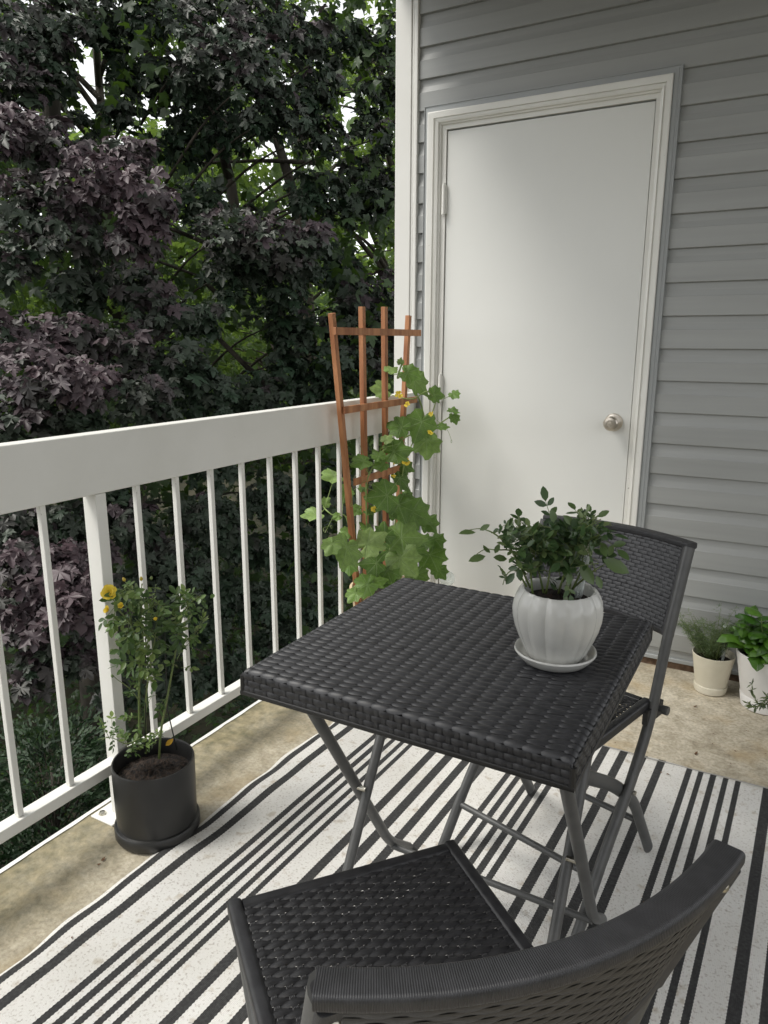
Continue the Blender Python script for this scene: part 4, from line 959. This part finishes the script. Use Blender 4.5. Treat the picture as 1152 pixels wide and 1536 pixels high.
# spray centres: u, v, radius px, depth m, tint 0 (green black) .. 1 (mauve)
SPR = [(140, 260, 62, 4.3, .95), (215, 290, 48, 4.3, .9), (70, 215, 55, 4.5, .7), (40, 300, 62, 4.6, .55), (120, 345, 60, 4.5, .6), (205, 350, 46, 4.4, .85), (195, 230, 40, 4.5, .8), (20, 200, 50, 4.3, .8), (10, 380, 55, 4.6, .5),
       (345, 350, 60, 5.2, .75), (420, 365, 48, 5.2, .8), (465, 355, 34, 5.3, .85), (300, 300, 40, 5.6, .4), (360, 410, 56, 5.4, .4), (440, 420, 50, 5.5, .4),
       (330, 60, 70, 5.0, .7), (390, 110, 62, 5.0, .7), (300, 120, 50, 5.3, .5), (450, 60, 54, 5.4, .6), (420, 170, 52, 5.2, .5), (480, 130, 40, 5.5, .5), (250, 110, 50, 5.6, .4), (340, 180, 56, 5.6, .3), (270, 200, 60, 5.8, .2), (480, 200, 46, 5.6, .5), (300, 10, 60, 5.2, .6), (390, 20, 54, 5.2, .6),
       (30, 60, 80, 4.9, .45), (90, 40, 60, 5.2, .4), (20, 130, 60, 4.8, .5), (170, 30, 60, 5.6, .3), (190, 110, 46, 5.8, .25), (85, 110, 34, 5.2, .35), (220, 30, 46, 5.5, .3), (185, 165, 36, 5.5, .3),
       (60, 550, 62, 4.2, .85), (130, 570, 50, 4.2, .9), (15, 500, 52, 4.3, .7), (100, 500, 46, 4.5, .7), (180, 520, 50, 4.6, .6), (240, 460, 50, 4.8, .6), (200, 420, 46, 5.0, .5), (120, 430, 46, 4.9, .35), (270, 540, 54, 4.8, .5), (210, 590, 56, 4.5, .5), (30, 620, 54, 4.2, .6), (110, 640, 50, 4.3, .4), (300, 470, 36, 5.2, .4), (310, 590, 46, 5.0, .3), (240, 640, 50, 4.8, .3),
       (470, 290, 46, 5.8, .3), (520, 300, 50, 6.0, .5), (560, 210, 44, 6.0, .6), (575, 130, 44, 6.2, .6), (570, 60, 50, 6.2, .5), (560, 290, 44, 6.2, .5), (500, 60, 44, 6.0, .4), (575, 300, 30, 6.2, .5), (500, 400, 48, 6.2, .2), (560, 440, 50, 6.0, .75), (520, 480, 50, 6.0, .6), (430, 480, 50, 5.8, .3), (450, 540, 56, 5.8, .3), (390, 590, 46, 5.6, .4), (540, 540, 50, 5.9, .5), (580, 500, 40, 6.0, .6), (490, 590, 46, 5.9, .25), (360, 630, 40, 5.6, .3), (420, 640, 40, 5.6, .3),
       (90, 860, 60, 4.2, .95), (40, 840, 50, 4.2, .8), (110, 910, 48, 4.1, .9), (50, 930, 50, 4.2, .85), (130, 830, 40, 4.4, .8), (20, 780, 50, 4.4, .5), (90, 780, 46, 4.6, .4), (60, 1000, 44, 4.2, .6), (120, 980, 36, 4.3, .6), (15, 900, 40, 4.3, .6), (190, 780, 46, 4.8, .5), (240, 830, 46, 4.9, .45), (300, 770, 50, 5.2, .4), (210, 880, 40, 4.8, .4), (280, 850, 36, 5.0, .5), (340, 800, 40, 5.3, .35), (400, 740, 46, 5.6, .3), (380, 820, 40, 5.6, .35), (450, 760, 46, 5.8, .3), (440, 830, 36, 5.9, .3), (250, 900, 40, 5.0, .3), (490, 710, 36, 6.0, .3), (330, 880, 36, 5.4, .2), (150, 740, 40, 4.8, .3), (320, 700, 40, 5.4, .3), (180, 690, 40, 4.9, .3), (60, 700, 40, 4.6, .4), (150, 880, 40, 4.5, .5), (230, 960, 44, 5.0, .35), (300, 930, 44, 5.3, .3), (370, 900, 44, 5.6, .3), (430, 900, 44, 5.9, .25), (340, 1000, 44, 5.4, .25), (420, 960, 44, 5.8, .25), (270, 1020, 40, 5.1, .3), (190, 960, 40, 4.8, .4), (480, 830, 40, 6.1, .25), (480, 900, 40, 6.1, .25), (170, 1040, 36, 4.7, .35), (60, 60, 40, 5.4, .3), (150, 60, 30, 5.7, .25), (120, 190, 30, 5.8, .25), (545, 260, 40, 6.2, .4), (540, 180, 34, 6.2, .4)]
p, t, n, z, r = [], [], [], [], []; ip, it, in_, iz, ir = [], [], [], [], []
br = MB()
HUB = [np.array([-4.85, 2.0, h]) for h in (-1.2, -.2, .6, 1.4, 2.2, 3.0, 4.0)]
for u, v, rad, dep, tint in SPR:
    C = atd(u, v, dep); R = rad/FPX*dep; hub = min(HUB, key=lambda q: abs(q[2]+.5-C[2])+.2*np.linalg.norm(q-C))
    out = nz((C-hub)*np.array([1, 1, .3])); 
    if random.random() < .5: limb(br, [hub*.4+C*.6+np.array([0, 0, -.25])-PO, hub*.2+C*.8-PO, C-PO], .013, .004)
    N = int(26+R*R*1150)
    for _ in range(N):
        q = rng.normal(0, 1, 3); q = q/np.linalg.norm(q)*R*rng.random()**.45; q[2] *= .8; P = C+q
        if in_gap(P, .85): continue
        o2 = nz(out*.8+q/R*.7+toward(P)*.35); tt = o2*.8+np.array([0, 0, -.75])+rng.normal(0, .38, 3); nn = np.array([0, 0, .75])+o2*.75+rng.normal(0, .38, 3)
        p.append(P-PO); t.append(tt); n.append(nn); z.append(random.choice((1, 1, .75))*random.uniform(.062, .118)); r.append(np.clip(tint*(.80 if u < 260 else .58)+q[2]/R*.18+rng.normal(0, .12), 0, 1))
# inner darker leaves filling the volume behind the sprays
cnt = 0
while cnt < 10500:
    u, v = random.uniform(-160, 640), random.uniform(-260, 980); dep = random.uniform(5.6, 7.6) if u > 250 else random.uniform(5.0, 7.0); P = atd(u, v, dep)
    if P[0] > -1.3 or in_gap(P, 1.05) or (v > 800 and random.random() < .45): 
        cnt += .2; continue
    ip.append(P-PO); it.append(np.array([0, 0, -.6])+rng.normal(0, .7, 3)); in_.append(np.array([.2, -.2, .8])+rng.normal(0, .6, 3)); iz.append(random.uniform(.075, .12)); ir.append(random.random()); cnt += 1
# leaves round the rest of the crown, out of the picture
for _ in range(2600):
    a = random.uniform(0, 2*PI); R = random.uniform(1.4, 3.2); h = random.uniform(-1.6, 5.5); P = np.array([-4.9+R*math.cos(a)*1.1, 2.0+R*math.sin(a)*1.2, h])
    if P[0] > -1.6: continue
    u, v = proj(P)
    if (P-CAM)@_F > 0 and -60 < u < 640 and -60 < v < 1500: continue
    p.append(P-PO); t.append(np.array([math.cos(a), math.sin(a), -.7])+rng.normal(0, .4, 3)); n.append(np.array([math.cos(a)*.6, math.sin(a)*.6, .8])+rng.normal(0, .4, 3)); z.append(random.uniform(.07, .1)); r.append(random.random())
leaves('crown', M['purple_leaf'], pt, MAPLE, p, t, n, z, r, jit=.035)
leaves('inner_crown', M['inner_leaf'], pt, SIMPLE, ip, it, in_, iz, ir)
mb = MB(); limb(mb, [(0, 0, 0), (.02, .05, 2.2), (-.03, 0, 4.2), (.1, .1, 7.6), (.05, 0, 9.4)], .19, .03); mb.build('trunk', M['bark'], pt, smooth=180)
def px(u, v, d): return atd(u, v, d)-PO
limb(br, [px(480, 620, 6.2), px(400, 580, 6.1), px(310, 490, 5.9)], .045, .018); limb(br, [px(330, 445, 6.1), px(300, 415, 6.), px(205, 380, 5.6)], .022, .010); limb(br, [px(445, 315, 6.6), px(425, 235, 6.6), px(390, 150, 6.7)], .05, .035)
limb(br, [px(470, 420, 6.5), px(446, 318, 6.6)], .055, .05); limb(br, [px(345, 270, 6.3), px(325, 190, 6.2), px(300, 120, 6.1)], .045, .03); limb(br, [px(370, 430, 6.4), px(345, 268, 6.3)], .05, .045); limb(br, [px(480, 245, 6.7), px(400, 240, 6.5), px(300, 245, 6.4)], .022, .012)
limb(br, [px(365, 235, 6.6), px(340, 185, 6.6), px(318, 165, 6.6)], .024, .018); limb(br, [px(310, 365, 6.), px(250, 340, 5.6), px(205, 330, 5.2)], .018, .008); limb(br, [px(530, 290, 6.6), px(470, 340, 6.3), px(440, 380, 6.2)], .014, .007)
br.build('limbs', M['bark'], pt, smooth=180)

# green maples standing further off: translucent leaves against the sky
HOLES = [(140, 85, 20, 26), (118, 60, 10, 10), (195, 185, 10, 8), (465, 20, 12, 8), (495, 60, 7, 10), (505, 250, 7, 12), (60, 15, 8, 6), (585, 240, 7, 14), (300, 452, 10, 6), (30, 440, 8, 6), (270, 385, 6, 5), (390, 540, 6, 5), (138, 112, 24, 56), (78, 156, 24, 18), (524, 165, 16, 46), (548, 365, 18, 22), (430, 270, 16, 16), (160, 170, 14, 20), (215, 40, 10, 26), (400, 215, 12, 10), (500, 300, 10, 12), (575, 310, 10, 20), (355, 100, 8, 14), (585, 380, 10, 18), (245, 130, 8, 12), (520, 15, 22, 16), (30, 80, 8, 10)]
def green_tree(label, base, height, R, trunk_r, lim, count, size, spread_z=(.25, 1.), label_cat='tree', dens_low=0):
    B = np.array([base[0], base[1], -3.4]); t_ = thing('green_maple_tree', label, 'tree', tuple(B), group='green trees behind the purple maple')
    mb = MB(); tb_ = MB()
    limb(tb_, [(0, 0, 0), (.1, .1, height*.4), (-.1, .1, height*.7), (0, 0, height*.97)], trunk_r, trunk_r*.25)
    p, t, n, z = [], [], [], []
    cl = []
    for k in range(lim):
        a = k*2.4+random.random(); h = height*random.uniform(*spread_z); rr = R*random.uniform(.35, 1)*(1-.35*abs(h/height-.6)); c = np.array([rr*math.cos(a), rr*math.sin(a), h]); cl.append(c)
        if random.random() < .7: limb(mb, [(0, 0, max(.5, h-1.0-random.random())), c*np.array([.5, .5, 1])+np.array([0, 0, -.2]), c], .045, .012)
    per = count//lim
    for c in cl:
        s = random.uniform(.6, 1.15)
        for _ in range(per):
            q = rng.normal(0, .48*s, 3); q[2] *= .75; P = c+q
            u, v = proj(P+B)
            if any(((u-a)/e)**2+((v-b)/d)**2 < .6 for a, b, e, d in HOLES): continue
            p.append(P); t.append(q*np.array([1, 1, .2])+np.array([0, 0, -.35])+rng.normal(0, .4, 3)); n.append(np.array([0, 0, 1])+rng.normal(0, .5, 3)); z.append(random.uniform(.75, 1.25)*size)
    leaves('crown', M['green_leaf'], t_, SIMPLE, p, t, n, z); tb_.build('trunk', M['bark'], t_, smooth=180); mb.build('limbs', M['bark'], t_, smooth=180)
green_tree('tall green maple in full leaf seen through gaps left of the purple crown', (-9.5, 1.6), 10.5, 3.0, .22, 52, 12000, .115)
green_tree('green maple whose bright leaves show through the middle of the purple crown', (-8.2, 5.6), 10.5, 3.0, .20, 56, 13000, .115)
green_tree('slim green tree with dark forked trunks beside the white corner board', (-4.6, 8.6), 10.0, 2.6, .15, 44, 9000, .10)
green_tree('round green tree low behind the purple maple', (-11.5, 5.0), 6.0, 3.2, .18, 40, 7000, .11, (.2, .9))

# arborvitae shrubs below the balcony
def conifer(label, base, h, R, count):
    B = np.array([base[0], base[1], -3.4]); t_ = thing('arborvitae_shrub', label, 'shrub', tuple(B), group='evergreen shrubs below the balcony')
    p, t, n, z = [], [], [], []; st = MB(); limb(st, [(0, 0, 0), (.03, 0, h*.5), (0, .02, h*.95)], .04, .008)
    for k in range(count//28):
        a = random.uniform(0, 2*PI); hh = h*random.uniform(.12, 1.); rr = R*(1-.55*(hh/h)**2)*random.uniform(.55, 1.05); c = np.array([rr*math.cos(a), rr*math.sin(a), hh]); o = np.array([math.cos(a), math.sin(a), .55])
        if random.random() < .3: st.tube([(0, 0, hh*.85), tuple(c)], [.008, .003], 5)
        for _ in range(28): p.append(c+rng.normal(0, .05, 3)); t.append(o+rng.normal(0, .5, 3)); n.append(rng.normal(0, 1, 3)); z.append(random.uniform(.03, .06))
    leaves('foliage', M['conifer'], t_, ([(0, .04, 0), (.35, .16, 0), (.5, .05, 0), (.75, .14, .02), (1, 0, 0), (.75, -.14, .02), (.5, -.05, 0), (.35, -.16, 0), (0, -.04, 0)], [(0, 1, 8), (1, 7, 8), (1, 2, 7), (2, 6, 7), (2, 3, 6), (3, 5, 6), (3, 4, 5)]), p, t, n, z); st.build('trunk', M['bark'], t_, smooth=180)
conifer('feathery evergreen shrub behind the leftmost railing bars', (-1.75, -.75), 2.6, .62, 20000)
conifer('low dark evergreen shrub under the railing behind the black pot', (-1.15, -.45), 2.3, .55, 15000)
conifer('dark evergreen shrub standing in the shade below the middle of the railing', (-1.5, 1.0), 2.1, .7, 15000)

green_tree('tall green tree furthest to the left beyond the purple maple', (-16.5, 4.0), 12.5, 4.6, .25, 46, 9000, .17)
green_tree('tall green tree far behind the trellis beyond the other maples', (-10.5, 14.0), 13.0, 4.8, .25, 50, 9500, .17)
# far wood closing the horizon, and the leafy undergrowth below the balcony
p, t, n, z = [], [], [], []
for _ in range(15000):
    a = math.radians(random.uniform(18, 78)); d = random.uniform(27, 44); h = -3.3+abs(rng.normal(0, 1))*5.2
    p.append((CAM[0]-math.sin(a)*d, CAM[1]+math.cos(a)*d, min(h, 11))); t.append(rng.normal(0, 1, 3)); n.append(np.array([.3, -.3, .8])+rng.normal(0, .6, 3)); z.append(random.uniform(.35, .75))
tag(leaves('distant_woodland', M['green_leaf'], None, SIMPLE, p, t, n, z), 'green wood closing off the view far behind the maples', 'woodland', kind='stuff')
p, t, n, z = [], [], [], []
for _ in range(16000):
    x = random.uniform(-9, -1.9); y = random.uniform(-3.5, 9); h = -3.38+abs(rng.normal(0, .55))
    p.append((x, y, h)); t.append(np.array([0, 0, -.2])+rng.normal(0, .8, 3)); n.append(np.array([0, 0, 1])+rng.normal(0, .5, 3)); z.append(random.uniform(.05, .10))
tag(leaves('undergrowth', M['inner_leaf'], None, SIMPLE, p, t, n, z), 'dark leafy undergrowth on the ground below the balcony', 'undergrowth', kind='stuff')

# ================================================================== LIGHT
w = bpy.data.worlds.new('World'); scene.world = w; w.use_nodes = True
nt = w.node_tree; bg = nt.nodes['Background']
sky = nt.nodes.new('ShaderNodeTexSky'); sky.sky_type = 'NISHITA'; sky.sun_disc = False
SEL, SAZ = math.radians(58), math.atan2(-.62, -.5)
sky.sun_elevation = SEL; sky.sun_rotation = SAZ % (2*PI); sky.dust_density = 1.0; sky.air_density = 1.0
hs = nt.nodes.new('ShaderNodeHueSaturation'); hs.inputs['Saturation'].default_value = .06
nt.links.new(sky.outputs[0], hs.inputs['Color']); nt.links.new(hs.outputs[0], bg.inputs[0]); bg.inputs[1].default_value = .12
sl = bpy.data.lights.new('sun', 'SUN'); sl.energy = 1.3; sl.angle = math.radians(22); sl.color = (1, .96, .89)
so = bpy.data.objects.new('sun', sl); COL.objects.link(so)
dv = Vector((math.sin(SAZ)*math.cos(SEL), math.cos(SAZ)*math.cos(SEL), math.sin(SEL)))
so.rotation_euler = dv.to_track_quat('Z', 'Y').to_euler(); so.location = (-6, -6, 9)
vs_ = scene.view_settings; scene.display_settings.display_device = 'sRGB'
vs_.view_transform = 'Standard'; vs_.look = 'None'; vs_.exposure = 1.30; vs_.gamma = 1.0; vs_.use_curve_mapping = False
scene.cycles.max_bounces = 7; scene.cycles.diffuse_bounces = 4; scene.cycles.glossy_bounces = 2; scene.cycles.transmission_bounces = 4; scene.cycles.transparent_max_bounces = 12
scene.cycles.use_denoising = True
